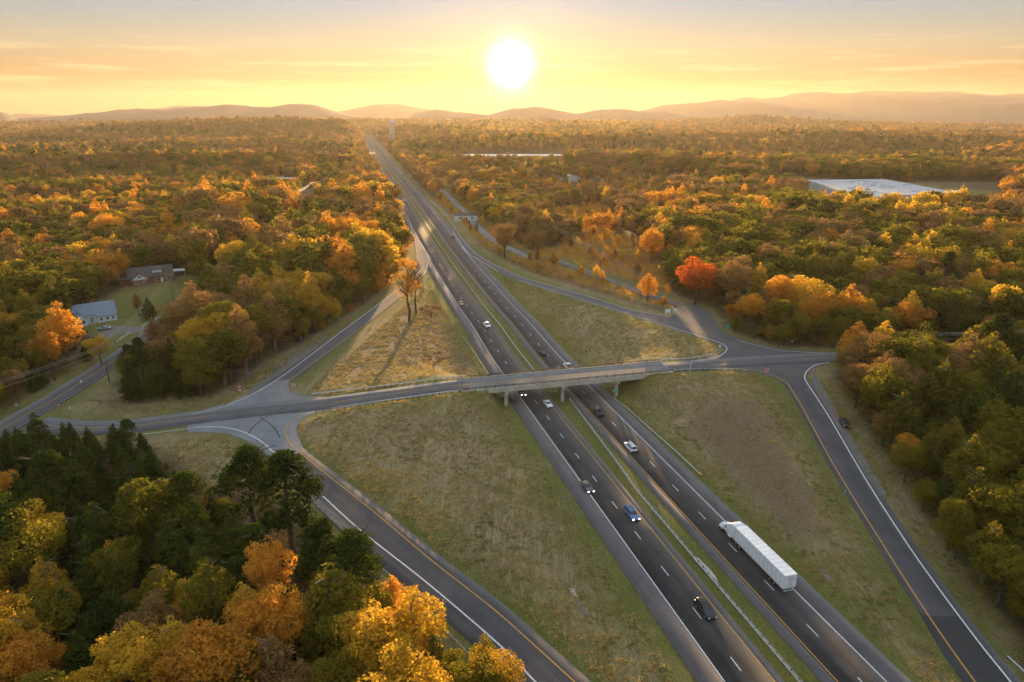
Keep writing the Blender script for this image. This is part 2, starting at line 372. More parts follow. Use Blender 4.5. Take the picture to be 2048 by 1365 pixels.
M['dirt'] = mat('packed gravel', (.12,.105,.088), .95, var=(.20,.18,.155), vscale=1.3, bump=.4, bscale=6)
M['white'] = mat('white road paint', (.78,.78,.78), .85, spec=.15, var=(.55,.55,.56), vscale=2.5)
M['whiteworn'] = mat('worn white paint', (.42,.41,.41), .7, var=(.22,.21,.21), vscale=2.5)
M['yellow'] = mat('yellow road paint', (.62,.34,.06), .85, spec=.15, var=(.42,.24,.07), vscale=2.5)
M['mark'] = mat('tyre mark', (.035,.035,.037), .7)
M['steel'] = mat('galvanised steel', (.66,.69,.74), .4, .25, var=(.52,.55,.60), vscale=1.2)
M['rust'] = mat('weathered brown steel', (.12,.075,.05), .7, .3, var=(.07,.045,.03), vscale=1.5)
M['wood'] = mat('weathered post wood', (.16,.12,.09), .9, var=(.09,.07,.05), vscale=4)
M['conc'] = mat('bridge concrete', (.56,.51,.41), .85, var=(.42,.38,.31), vscale=.6, bump=.1)
M['yellowp'] = mat('yellow end panel', (.80,.48,.02), .6)
M['wire'] = mat('aluminium cable', (.34,.30,.25), .5, .3)
M['signw'] = mat('white sign sheet', (.80,.82,.84), .45)
M['signr'] = mat('red sign sheet', (.62,.03,.05), .45)
M['signg'] = mat('green sign sheet', (.0,.30,.17), .45)
M['signb'] = mat('blue sign sheet', (.05,.22,.55), .45)
M['signy'] = mat('yellow sign sheet', (.85,.55,.02), .45)
M['signk'] = mat('black sign ink', (.02,.02,.02), .5)
M['signback'] = mat('bare sign back', (.34,.36,.38), .5, .5)
M['glass'] = mat('car glass', (.012,.014,.018), .08, spec=.8)
M['tyre'] = mat('tyre rubber', (.02,.02,.02), .8)
M['rim'] = mat('alloy rim', (.45,.45,.46), .3, .8)
M['chrome'] = mat('chrome', (.6,.6,.62), .2, .9)
M['lampw'] = mat('headlight glass', (.85,.85,.8), .1, spec=.8)
M['lampon'] = mat('lit headlight', (.9,.9,.8), .1, emit=(1,.93,.75,6))
M['lampr'] = mat('tail light', (.35,.01,.01), .2)
M['black'] = mat('black trim', (.015,.015,.016), .5)
M['trailer'] = mat('white trailer panels', (.80,.82,.84), .4, var=(.72,.74,.76), vscale=.8)
def paint(name, c, metal=.0): return mat(name, c, .22, metal, spec=.6)
CARC = {k: paint(k+' car paint', c, mt) for k, c, mt in [('white', (.78,.80,.82), 0), ('black', (.012,.012,.014), 0), ('blue', (.10,.19,.38), .3), ('silver', (.42,.43,.45), .5), ('grey', (.10,.105,.115), .4), ('gold', (.42,.33,.20), .4), ('red', (.35,.03,.03), .1), ('dark', (.03,.03,.035), .2)]}

# ground: grass, dirt and forest floor, driven by two vertex attributes (where it is mown, how lush)
def ground_mat():
    m = bpy.data.materials.new('ground cover'); m.use_nodes = True; nd, lk = m.node_tree.nodes, m.node_tree.links
    b = nd['Principled BSDF']; b.inputs['Roughness'].default_value = .95; b.inputs['Specular IOR Level'].default_value = .05; b.inputs['Sheen Weight'].default_value = .22; b.inputs['Sheen Roughness'].default_value = .4; b.inputs['Sheen Tint'].default_value = (1, .85, .6, 1)
    g = nd.new('ShaderNodeNewGeometry')
    def noi(s, d=5.0, mapping=None, rough=.6):
        n = N(nd, 'ShaderNodeTexNoise', Scale=s, Detail=d, Roughness=rough)
        if mapping:
            mp = N(nd, 'ShaderNodeMapping'); mp.inputs['Scale'].default_value = mapping[0]; mp.inputs['Rotation'].default_value = (0, 0, mapping[1])
            lk.new(g.outputs['Position'], mp.inputs[0]); lk.new(mp.outputs[0], n.inputs['Vector'])
        else: lk.new(g.outputs['Position'], n.inputs['Vector'])
        return n.outputs[0]
    def rng_(x, a, b_, c=0, d=1):
        r = N(nd, 'ShaderNodeMapRange'); r.inputs['From Min'].default_value = a; r.inputs['From Max'].default_value = b_
        r.inputs['To Min'].default_value = c; r.inputs['To Max'].default_value = d; lk.new(x, r.inputs['Value']); return r.outputs[0]
    def mixc(f, a, c):
        x = N(nd, 'ShaderNodeMix', data_type='RGBA')
        if isinstance(f, float): x.inputs[0].default_value = f
        else: lk.new(f, x.inputs[0])
        for i, v in ((6, a), (7, c)):
            if isinstance(v, tuple): x.inputs[i].default_value = (*v, 1)
            else: lk.new(v, x.inputs[i])
        return x.outputs[2]
    def math_(op, a, b_):
        x = N(nd, 'ShaderNodeMath', operation=op)
        for i, v in ((0, a), (1, b_)):
            if isinstance(v, float): x.inputs[i].default_value = v
            else: lk.new(v, x.inputs[i])
        return x.outputs[0]
    def attr(n):
        a = N(nd, 'ShaderNodeAttribute'); a.attribute_name = n; return a.outputs['Fac']
    big = noi(.028, 6.0); midn = noi(.16, 6.0); fine = noi(1.6, 5.0, None, .75); hay = noi(1.0, 5.0, ((2.6, .35, 1), R(35)), .7); hay2 = noi(1.0, 5.0, ((2.2, .30, 1), R(-40)), .7)
    dry = mixc(rng_(fine, .3, .7), (.18,.135,.066), (.33,.26,.12))
    dry = mixc(rng_(hay, .42, .62), dry, (.38,.29,.155))
    dry = mixc(rng_(hay2, .5, .68), dry, (.12,.09,.045))
    mow = noi(1.0, 3.0, ((.75, .02, 1), R(28)), .5); mow2 = noi(1.0, 3.0, ((.6, .02, 1), R(-22)), .5)
    dry = mixc(rng_(mow, .52, .60, 0, .45), dry, (.16,.125,.055)); dry = mixc(rng_(mow2, .54, .62, 0, .35), dry, (.40,.31,.17))
    lush = mixc(rng_(fine, .3, .7), (.06,.078,.012), (.17,.17,.026))
    lush = mixc(rng_(hay, .5, .7), lush, (.22,.185,.06))
    k = math_('ADD', math_('MULTIPLY', attr('lush'), .55), math_('ADD', math_('MULTIPLY', big, 1.1), math_('MULTIPLY', midn, .7)))
    grass = mixc(rng_(k, .98, 1.42), dry, lush)
    brown = mixc(rng_(fine, .3, .7), (.12,.08,.042), (.26,.185,.105))
    grass = mixc(rng_(math_('ADD', attr('brown'), math_('MULTIPLY', math_('SUBTRACT', midn, .5), .8)), .25, .80), grass, brown)
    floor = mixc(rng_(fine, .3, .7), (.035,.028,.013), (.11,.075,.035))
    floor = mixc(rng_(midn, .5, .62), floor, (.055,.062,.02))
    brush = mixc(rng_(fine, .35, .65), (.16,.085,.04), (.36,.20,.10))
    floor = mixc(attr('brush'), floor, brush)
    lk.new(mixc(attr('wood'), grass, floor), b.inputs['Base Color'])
    bp = N(nd, 'ShaderNodeBump', Strength=1.0, Distance=.45); lk.new(math_('ADD', fine, math_('MULTIPLY', hay, .7)), bp.inputs['Height']); lk.new(bp.outputs[0], b.inputs['Normal'])
    return m
M['ground'] = ground_mat()
def leaf_mat(name, a, b_, c=None, trans=.58, ns=.55):
    m = bpy.data.materials.new(name); m.use_nodes = True; nd, lk = m.node_tree.nodes, m.node_tree.links; nd.clear()
    oi = N(nd, 'ShaderNodeObjectInfo'); g = nd.new('ShaderNodeNewGeometry')
    n = N(nd, 'ShaderNodeTexNoise', Scale=ns, Detail=4.0); lk.new(g.outputs['Position'], n.inputs['Vector'])
    ad = N(nd, 'ShaderNodeMath', operation='MULTIPLY_ADD'); ad.inputs[1].default_value = .55; lk.new(oi.outputs['Random'], ad.inputs[0]); lk.new(n.outputs[0], ad.inputs[2])
    ad2 = N(nd, 'ShaderNodeMath', operation='MULTIPLY_ADD'); ad2.inputs[1].default_value = .35; lk.new(g.outputs['Random Per Island'], ad2.inputs[0]); lk.new(ad.outputs[0], ad2.inputs[2])
    r = N(nd, 'ShaderNodeValToRGB'); r.color_ramp.elements[0].position = .45; r.color_ramp.elements[0].color = (*a, 1); r.color_ramp.elements[1].position = 1.15 if False else 1.0; r.color_ramp.elements[1].color = (*b_, 1)
    if c: x = r.color_ramp.elements.new(.75); x.color = (*c, 1)
    lk.new(ad2.outputs[0], r.inputs[0])
    d = N(nd, 'ShaderNodeBsdfDiffuse'); t = N(nd, 'ShaderNodeBsdfTranslucent'); mx = N(nd, 'ShaderNodeMixShader'); mx.inputs[0].default_value = trans
    lk.new(r.outputs[0], d.inputs[0]); lk.new(r.outputs[0], t.inputs[0]); lk.new(d.outputs[0], mx.inputs[1]); lk.new(t.outputs[0], mx.inputs[2])
    o = N(nd, 'ShaderNodeOutputMaterial'); lk.new(mx.outputs[0], o.inputs[0]); return m
LEAF = {'P': leaf_mat('pine needles', (.018,.034,.008), (.085,.11,.018), (.04,.062,.012), .38),
 'G': leaf_mat('olive leaves', (.048,.060,.010), (.26,.215,.026), (.12,.125,.017)),
 'Y': leaf_mat('golden leaves', (.30,.19,.025), (.72,.46,.05), (.52,.32,.035), .6),
 'O': leaf_mat('orange leaves', (.30,.14,.025), (.74,.37,.05), (.52,.245,.035), .6),
 'R': leaf_mat('red leaves', (.36,.09,.022), (.76,.24,.045), (.58,.13,.03), .6),
 'M': leaf_mat('maroon leaves', (.065,.033,.026), (.18,.07,.05), (.12,.05,.04), .35),
 'B': leaf_mat('russet leaves', (.13,.085,.033), (.38,.22,.075), (.24,.145,.05), .4)}
LEAFNAME = {'P': 'dark green', 'G': 'olive green', 'Y': 'golden', 'O': 'orange', 'R': 'red', 'M': 'maroon', 'B': 'russet brown'}
M['bark'] = mat('bark', (.10,.075,.055), .95, var=(.06,.045,.033), vscale=3, bump=.4)
M['barkpale'] = mat('pale bark', (.22,.18,.14), .95, var=(.13,.10,.08), vscale=3)

# ------------------------------------------------------------------ clearings (where no wood grows), traced on the ground
def poly(pts): 
    a = np.array(pts, float); return G(a[:, 0], a[:, 1])[:, :2]
CLEAR = [poly(p) for p in [
 [(150,800),(200,779),(258,775),(262,806),(369,803),(436,790),(486,754),(530,722),(591,693),(647,659),(703,631),(744,601),(786,568),(806,540),(818,500),(808,455),(790,405),(778,365),(763,325),(745,292),(733,268),
  (748,268),(768,292),(800,330),(838,372),(868,399),(915,440),(960,490),(1020,525),(1070,548),(1130,565),(1210,588),(1290,613),(1330,626),(1352,618),(1362,600),(1400,612),(1432,630),(1445,655),(1490,676),(1560,692),(1650,702),
  (1700,702),(1712,716),(1700,729),(1690,732),(1668,742),(1690,790),(1725,850),(1768,905),(1800,965),(1850,1050),(1900,1120),(1970,1220),(2040,1300),(2120,1420),(2120,1900),(1100,1900),
  (1090,1450),(1035,1390),(985,1335),(925,1280),(850,1212),(790,1160),(735,1110),(680,1060),(628,1010),(585,965),(520,935),(500,960),(430,985),(395,960),(340,925),(300,905),(262,880),(150,872),(60,862),(-60,925),(-60,860),(60,812),(130,778)]]]
YARD = [poly(p) for p in [
 [(205,600),(262,570),(330,545),(395,552),(392,575),(345,598),(330,625),(320,640),(262,672),(215,690),(195,672),(150,660),(160,630)],
 [(580,318),(650,310),(700,318),(690,332),(600,332)],
 [(1560,350),(2010,385),(2010,415),(1760,402),(1530,365)],
 [(1300,352),(1420,350),(1440,372),(1290,372)],
 [(600,398),(650,375),(660,385),(640,420),(600,432)],
 [(480,362),(600,362),(610,385),(500,385)]]]
BRUSH = [poly([(1100,500),(1180,470),(1290,480),(1330,530),(1320,600),(1200,580),(1110,558),(1090,530)]), poly([(1090,420),(1200,410),(1250,440),(1230,470),(1110,465)])]
SCRUB = BRUSH+[poly([(868,399),(895,385),(935,410),(990,465),(1070,508),(1105,495),(1330,530),(1345,598),(1330,627),(1290,613),(1210,588),(1130,565),(1070,548),(1020,525),(960,490),(915,440)])]
BROWN = [poly([(1370,850),(1420,800),(1520,800),(1570,880),(1620,980),(1660,1080),(1640,1110),(1570,1060),(1490,980),(1420,915)]),
         poly([(650,740),(760,660),(800,620),(860,610),(930,700),(960,745),(760,755),(690,762)]),
         poly([(200,790),(255,780),(300,815),(200,830)])]

# ------------------------------------------------------------------ ground sheet
def axis_pts(lo, hi, step, far_lo, far_hi, g=1.06):
    a = list(np.arange(lo, hi+step/2, step)); s = step
    while a[-1] < far_hi: s = min(s*g, 160); a.append(a[-1]+s)
    s = step; b = [lo]
    while b[-1] > far_lo: s = min(s*g, 400); b.append(b[-1]-s)
    return np.array(b[:0:-1]+a)
xs = axis_pts(-230, 230, 2.0, -9000, 9000, 1.05); ys = axis_pts(40, 420, 2.0, -700, 11000, 1.018)
GX, GY = np.meshgrid(xs, ys)
GZ = height(GX, GY)
near = (np.abs(GX) < 700) & (GY < 1500) & (GY > -100)
RD = np.full(GX.shape, 1e6); RD[near] = road_dist(GX[near], GY[near])
farm = (~near) & (GY > 1400) & (GY < 4600) & (GX < 0); hwd = np.full(GX.shape, 1e6)
GZ = GZ - .14*np.clip((-RD-.3)/1.2, 0, 1)
nx, ny = len(xs), len(ys)
idx = np.arange(nx*ny).reshape(ny, nx)
F = np.stack([idx[:-1, :-1], idx[:-1, 1:], idx[1:, 1:], idx[1:, :-1]], -1).reshape(-1, 4)
V = np.stack([GX, GY, GZ], -1).reshape(-1, 3)
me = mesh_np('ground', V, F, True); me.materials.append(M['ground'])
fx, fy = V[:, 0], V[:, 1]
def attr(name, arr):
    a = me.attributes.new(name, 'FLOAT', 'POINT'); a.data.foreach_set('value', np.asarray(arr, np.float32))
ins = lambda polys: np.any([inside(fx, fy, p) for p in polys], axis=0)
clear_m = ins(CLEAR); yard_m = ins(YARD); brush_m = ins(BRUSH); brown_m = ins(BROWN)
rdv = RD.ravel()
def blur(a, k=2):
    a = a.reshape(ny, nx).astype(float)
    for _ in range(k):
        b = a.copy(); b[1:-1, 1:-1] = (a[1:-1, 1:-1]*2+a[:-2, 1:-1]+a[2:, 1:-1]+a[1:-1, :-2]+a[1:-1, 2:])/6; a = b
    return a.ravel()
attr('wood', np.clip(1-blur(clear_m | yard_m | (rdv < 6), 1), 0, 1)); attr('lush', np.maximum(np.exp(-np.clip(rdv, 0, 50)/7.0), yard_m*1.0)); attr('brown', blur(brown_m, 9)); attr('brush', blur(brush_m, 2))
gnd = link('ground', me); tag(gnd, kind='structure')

# ------------------------------------------------------------------ roads
def strip(name, A, B, m, lift=.04, cross=4.0, zfix=None, skirt=True, parent=None, kind='structure', matched=False):
    if not matched:
        n = max(2, int(max(np.linalg.norm(np.diff(A[:, :2], axis=0), axis=1).sum(), np.linalg.norm(np.diff(B[:, :2], axis=0), axis=1).sum())/2.5))
        A, B = resample(A, n=n), resample(B, n=n)
    n = len(A); wmax = np.linalg.norm(A[:, :2]-B[:, :2], axis=1).max(); k = max(1, int(math.ceil(wmax/cross)))
    t = np.linspace(0, 1, k+1)[None, :, None]
    Q = A[:, None, :2]*(1-t)+B[:, None, :2]*t
    Zq = height(Q[..., 0], Q[..., 1])+lift if zfix is None else (A[:, None, 2:3]*(1-t)+B[:, None, 2:3]*t)[..., 0]+zfix
    v = np.concatenate([Q, Zq[..., None]], -1)
    s = np.r_[0, np.cumsum(np.linalg.norm(np.diff((A+B)[:, :2]/2, axis=0), axis=1))]
    wd = np.linalg.norm(A[:, :2]-B[:, :2], axis=1)
    U = np.stack([np.broadcast_to(t[..., 0]*wd[:, None], (n, k+1)), np.broadcast_to(s[:, None], (n, k+1))], -1)
    if skirt:
        lo = v[:, [0]].copy(); lo[..., 2] -= .35; hi = v[:, [-1]].copy(); hi[..., 2] -= .35
        v = np.concatenate([lo, v, hi], 1); U = np.concatenate([U[:, [0]], U, U[:, [-1]]], 1)
    c = v.shape[1]; ii = np.arange(n*c).reshape(n, c)
    f = np.stack([ii[:-1, :-1], ii[:-1, 1:], ii[1:, 1:], ii[1:, :-1]], -1).reshape(-1, 4)
    vv = v.reshape(-1, 3)
    a, b, cc = vv[f[0, 0]], vv[f[0, 1]], vv[f[0, 2]]
    fm = f[len(f)//2]; nz = np.cross(vv[fm[1]]-vv[fm[0]], vv[fm[2]]-vv[fm[0]])[2]
    if nz < 0: f = f[:, ::-1]
    me = mesh_np(name, vv, f, True); me.materials.append(m)
    uvl = me.uv_layers.new(name='UVMap'); li = np.zeros(len(me.loops), np.int32); me.loops.foreach_get('vertex_index', li)
    uvl.data.foreach_set('uv', U.reshape(-1, 2)[li].astype(np.float32).ravel())
    o = link(name, me, parent)
    if kind: o['kind'] = kind
    return o
def line(name, p, w, m, lift=.075, off=0, zfix=None, keep=True):
    q = offset(p, off) if off else p
    return strip(name, offset(q, -w/2), offset(q, w/2), m, lift, zfix=zfix, skirt=False, matched=True)
def patch(name, pts, m, lift=.05, grid=2.5):
    w = poly(pts) if not isinstance(pts, np.ndarray) else pts[:, :2]
    c = np.vstack([w, w[:1]]); c = resample(c, 2.0)[:-1]; n = len(c)
    lo, hi = c.min(0), c.max(0); X, Y = np.meshgrid(np.arange(lo[0], hi[0], grid), np.arange(lo[1], hi[1], grid)); X, Y = X.ravel(), Y.ravel()
    k = inside(X, Y, c); ip = np.stack([X[k], Y[k]], -1); allp = np.vstack([c, ip])
    vs, _, fs, *_ = delaunay_2d_cdt([Vector(p) for p in allp], [(i, (i+1) % n) for i in range(n)], [], 1, 1e-4)
    v = np.array([(a.x, a.y) for a in vs]); z = height(v[:, 0], v[:, 1])+lift
    me = bpy.data.meshes.new(name); me.from_pydata([(a, b, cc) for (a, b), cc in zip(v.tolist(), z.tolist())], [], [list(f) for f in fs])
    for p in me.polygons: p.use_smooth = True
    me.uv_layers.new(name='UVMap')
    me.materials.append(m); o = link(name, me); o['kind'] = 'structure'; return o

# main carriageways as bands beside the axis (offsets in metres, + = right side)
AXF = AXIS
def band(name, o1, o2, m, lift): return strip(name, offset(AXF, o1), offset(AXF, o2), m, lift, matched=True)
band('highway_shoulder', -15.0, -11.0, M['shoulder'], .040); band('highway_lanes', -11.15, -3.3, M['lane'], .046); band('highway_shoulder', -3.45, -2.0, M['shoulder'], .040)
band('highway_shoulder', 3.6, 5.7, M['shoulder'], .040); band('highway_lanes', 5.55, 13.5, M['lane'], .046); band('highway_shoulder', 13.35, 17.0, M['shoulder'], .040)
line('road_line', AXF, .2, M['white'], .085, -11.0); line('road_line', AXF, .2, M['yellow'], .085, -3.6)
line('road_line', AXF, .2, M['yellow'], .085, 5.9); line('road_line', AXF, .2, M['white'], .085, 13.2)
def dashes(name, o, phase):
    base_ = offset(AXF, o); s = np.r_[0, np.cumsum(np.linalg.norm(np.diff(base_[:, :2], axis=0), axis=1))]
    vs, fs = [], []; t = phase
    while t < min(s[-1], 2600):
        a = np.array([[np.interp(t+dt, s, base_[:, i]) for i in (0, 1)] for dt in (0, 1.5, 3.05)])
        d = a[-1]-a[0]; d /= np.linalg.norm(d); nn = np.array([d[1], -d[0]])*.085; k = len(vs)
        for q in a:
            for sg in (-1, 1):
                w_ = q+nn*sg; vs.append((w_[0], w_[1]))
        fs += [(k, k+1, k+3, k+2), (k+2, k+3, k+5, k+4)]; t += 12.19
    vs = np.array(vs); z = height(vs[:, 0], vs[:, 1])+.088
    me = mesh_np(name, np.c_[vs, z], np.array(fs)); me.materials.append(M['white']); o_ = link(name, me); o_['kind'] = 'structure'
q = P(1329,1143,0); u0 = q[0]*math.sin(AX)+q[1]*math.cos(AX)
dashes('lane_dashes', -7.3, (u0+60-1.5) % 12.19)
q = P(1539,1172,0); u0 = q[0]*math.sin(AX)+q[1]*math.cos(AX)
dashes('lane_dashes', 9.5, (u0+60-1.5) % 12.19)
# ramps, side street, crossing road
def ramp(name, w_, y_, m, ow, oy, lift, i0=0, i1=None, j0=0, j1=None):
    a, b = smooth(w_[i0:i1], 2.5), smooth(y_[j0:j1], 2.5); n = max(len(a), len(b)); a, b = resample(a, n=n), resample(b, n=n)
    d = (a-b)[:, :2]; d /= np.linalg.norm(d, axis=1)[:, None]; A, B = a.copy(), b.copy(); A[:, :2] += d*ow; B[:, :2] -= d*oy
    strip(name, A, B, m, lift, cross=2.5, matched=True)
ramp('ramp_road', LLw, LLy, M['ramp'], 3.4, 2.2, .050, i0=4, j0=2)
ramp('ramp_road', ULw, ULy, M['ramp'], 1.6, 1.4, .050, 3, None, 5, None)
ramp('ramp_road', URw, URy, M['ramp'], .8, .9, .052, 1, None, 1, 9)
ramp('ramp_road', LRw, LRy, M['ramp'], 1.6, 1.2, .050, i0=4, j0=3)
patch('intersection_pavement', [(375,829),(419,817),(460,805),(500,790),(530,771),(548,762),(578,760),(577,770),(580,786),(620,793),(668,795),(700,800),(690,817),(640,823),(612,832),(597,845),(592,862),(600,880),(606,900),(560,930),(520,895),(490,880),(455,868),(410,864),(375,866)], M['pad'], .058)
patch('intersection_pavement', [(1360,722),(1400,719),(1432,712),(1448,701),(1440,689),(1384,671),(1335,655),(1345,630),(1356,616),(1345,604),(1391,609),(1423,627),(1430,640),(1435,652),(1450,666),(1478,679),(1560,699),(1652,705),(1662,727),(1634,733),(1620,743),(1614,755),(1617,775),(1590,788),(1578,772),(1560,760),(1532,750),(1484,741),(1400,741),(1360,743)], M['ramp'], .056)
strip('side_street', smooth(SSr[6:], 2.5), smooth(SSl[3:], 2.5), M['xroad'], .052)
strip('frontage_road', offset(smooth(front_rd, 2.5), -3.1), offset(smooth(front_rd, 2.5), 3.1), M['pad'], .05)
lr = smooth(left_rd, 2.5); strip('country_road', offset(lr, -4.3), offset(lr, 4.3), M['ramp'], .05)
line('road_line', lr, .16, M['whiteworn'], .085, -3.5); line('road_line', lr, .16, M['whiteworn'], .085, 3.5); line('road_line', lr, .22, M['yellow'], .085, 0)
xj = smooth(np.vstack([xroad_join[:-1], xroad_l]), 2.5); strip('crossing_road', offset(xj, -4.6), offset(xj, 4.6), M['xroad'], .066)
xr = smooth(xroad_r, 2.5); strip('crossing_road', offset(xr, -4.6), offset(xr, 4.6), M['xroad'], .066)
line('road_line', xj[xj[:, 0] < P(433,833,5)[0]], .25, M['yellow'], .1, 0)
line('road_line', xj[xj[:, 0] > P(660,806,5.7)[0]], .25, M['yellow'], .1, 0); line('road_line', xr[xr[:, 0] > P(1595,718,7)[0]], .25, M['yellow'], .1, 0)
line('road_line', xj[xj[:, 0] > P(650,806,5.7)[0]], .16, M['white'], .1, -3.7); line('road_line', xj[xj[:, 0] > P(640,821,5.7)[0]], .16, M['white'], .1, 3.7)
def wl_(pts, m, w=.22, lift=.1): return line('road_line', smooth(pts, 2.0), w, m, lift)
wl_(LLw, M['white'], .3); wl_(LLy, M['yellow'], .26); wl_(ULw, M['white'], .26); wl_(ULy[:10], M['yellow'], .24); wl_(ULy[9:], M['white'], .24)
wl_(URw, M['white'], .24); wl_(URy[:4], M['white'], .3); wl_(URy[4:], M['white'], .26); wl_(LRw, M['white'], .3); wl_(LRy, M['yellow'], .26)
wl_(W([(841,487),(850,502),(862,521)], 3.6), M['white'], .3, .105); wl_(W([(923.6,494),(934,507),(944,519)], 4), M['white'], .3, .105)
wl_(W([(1475,681),(1520,693),(1558,701.5),(1600,705),(1651,708)], 7.2), M['white'])
wl_(W([(1400,664),(1432,676),(1452,682)], 7.1), M['yellow'], .2); wl_(W([(1463,685),(1482,690.5)], 7.1), M['yellow'], .25)
wl_([tuple(x) for x in xroad_l[:0]] or W([(275,870),(330,864),(391,857)], 5.0), M['white'])
# dark sealed tyre arcs across the junctions
for pts, z in [([(1390,727),(1450,725),(1500,729),(1545,741),(1580,760)], 7.1), ([(1470,683),(1505,703),(1540,727)], 7.1), ([(495,870),(510,850),(540,830),(580,812)], 5.5), ([(520,835),(545,852),(560,875)], 5.5)]:
    wl_(W(pts, z), M['mark'], .35, .09)
patch('asphalt_patch', [(1842,1232),(1918,1235),(1960,1290),(2030,1380),(2100,1480),(2000,1480),(1925,1365),(1880,1300)], M['fresh'], .072)
patch('gravel_verge', [(1622,742),(1640,762),(1668,812),(1700,870),(1740,935),(1775,990),(1768,996),(1730,950),(1690,880),(1655,820),(1628,775)], M['dirt'], .052)
patch('gravel_verge', [(440,858),(480,861),(515,874),(550,900),(610,965),(640,1000),(690,1045),(730,1085),(700,1075),(640,1020),(585,962),(540,915),(500,885),(460,868)], M['dirt'], .052)
patch('gravel_verge', [(495,795),(530,770),(590,728),(640,690),(660,668),(640,678),(580,708),(530,755),(500,780)], M['dirt'], .052)
patch('gravel_drive', [(195,668),(215,655),(240,652),(270,655),(292,652),(300,658),(275,666),(235,668),(215,682),(200,682)], M['dirt'], .04)
# concrete drainage aprons
for i, (pts, m_, nm) in enumerate([([(1386,1117),(1392,1111),(1428,1148),(1440,1165),(1430,1166)], M['conc'], 'drain_apron'), ([(1136,1175),(1142,1170),(1155,1186),(1159,1200),(1148,1196)], M['conc'], 'drain_apron'), ([(1620,1120),(1628,1120),(1640,1132),(1632,1134)], M['conc'], 'drain_apron'),
                 ([(1150,1198),(1160,1196),(1175,1222),(1186,1242),(1172,1236)], M['dirt'], 'bare_soil'), ([(1634,1136),(1644,1134),(1672,1168),(1660,1170)], M['dirt'], 'bare_soil')]):
    patch(nm, pts, m_, .03, 1.0)

# ------------------------------------------------------------------ overpass
br = empty('overpass_bridge', label='concrete overpass bridge with brown steel railings carrying the crossing road over the highway', cat='bridge')
bL, bR = P(928,771,6.15), P(1326,735,6.9)
bA, bB = Vector((bL[0], bL[1], 6.2)), Vector((bR[0], bR[1], 6.95)); bd = (bB-bA); bl = bd.length; bd.normalize(); bn = Vector((bd.y, -bd.x, 0)).normalized()  # bn points towards the camera
def bp(s, off, z): v = bA+bd*s+bn*off; return (v.x, v.y, v.z+z)
def bhex(mb, s0, s1, o0, o1, z0, z1): mb.hexa([bp(s0,o0,z0), bp(s1,o0,z0), bp(s1,o1,z0), bp(s0,o1,z0), bp(s0,o0,z1), bp(s1,o0,z1), bp(s1,o1,z1), bp(s0,o1,z1)]); return mb
HWD = 5.1
bhex(MB(), -1.5, bl+1.5, -HWD, HWD, -.28, .0).build('deck', M['conc'], br)
sA, sB = np.array([bp(-1.5, -HWD+.3, 0), bp(bl+1.5, -HWD+.3, 0)]), np.array([bp(-1.5, HWD-.3, 0), bp(bl+1.5, HWD-.3, 0)])
strip('deck_surface', sA, sB, M['deck'], zfix=.03, skirt=False, parent=br, kind=None)
for off, m_, w_ in ((0.0, M['yellow'], .22), (-3.7, M['white'], .15), (3.7, M['white'], .15)):
    a = np.array([bp(-1.5, off-w_/2, 0), bp(bl+1.5, off-w_/2, 0)]); b = np.array([bp(-1.5, off+w_/2, 0), bp(bl+1.5, off+w_/2, 0)])
    o = strip('painted_line', a, b, m_, zfix=.05, skirt=False, parent=br, kind=None)
for off in (-HWD+.25, -HWD+2.7, 0, HWD-2.7, HWD-.25):
    bhex(MB(), -.6, bl+.6, off-.2, off+.2, -1.35, -.28).build('girder', M['conc'], br)
for s_ in (-1, 1):
    o0, o1 = sorted((s_*(HWD-.02), s_*(HWD-.3)))
    bhex(MB(), -1.5, bl+1.5, o0, o1, .0, .28).build('curb', M['conc'], br)
    rl = empty('railing'); rl.parent = br
    mb = MB()
    for zz in (.62, .95): bhex(mb, -1.5, bl+1.5, s_*(HWD-.15)-.05, s_*(HWD-.15)+.05, zz-.07, zz+.07)
    mb.build('rail', M['rust'], rl)
    for k in range(int(bl/2.9)+1):
        ss = k*2.9; bhex(MB(), ss-.09, ss+.09, s_*(HWD-.15)-.09, s_*(HWD-.15)+.09, .28, 1.05).build('post', M['rust'], rl)
def s_at(w):        # where the bridge axis passes highway offset w from the median rail
    best = None
    for k in range(0, int(bl*4)):
        v = bA+bd*(k/4); ww = v.x*math.cos(AX)-v.y*math.sin(AX)-64.5
        if best is None or abs(ww-w) < best[0]: best = (abs(ww-w), k/4)
    return best[1]
hdir = Vector((math.sin(AX), math.cos(AX), 0))
for w in (-16.6, 1.2, 18.6):
    pr = empty('pier'); pr.parent = br
    s_ = s_at(w)
    bhex(MB(), s_-.5, s_+.5, -HWD+.1, HWD-.1, -2.25, -1.35).build('cap_beam', M['conc'], pr)
    for off in (-3.6, 3.6):
        t = bp(s_, off, -2.25); g = hz(t[0], t[1])-.4
        MB().box((t[0], t[1], (g+t[2])/2), (.95, .95, t[2]-g), AX, .06).build('column', M['conc'], pr)
for s0 in (-1.2, bl+1.2):
    bhex(MB(), s0-.5, s0+.5, -HWD, HWD, -3.4, -.28).build('abutment', M['conc'], br)

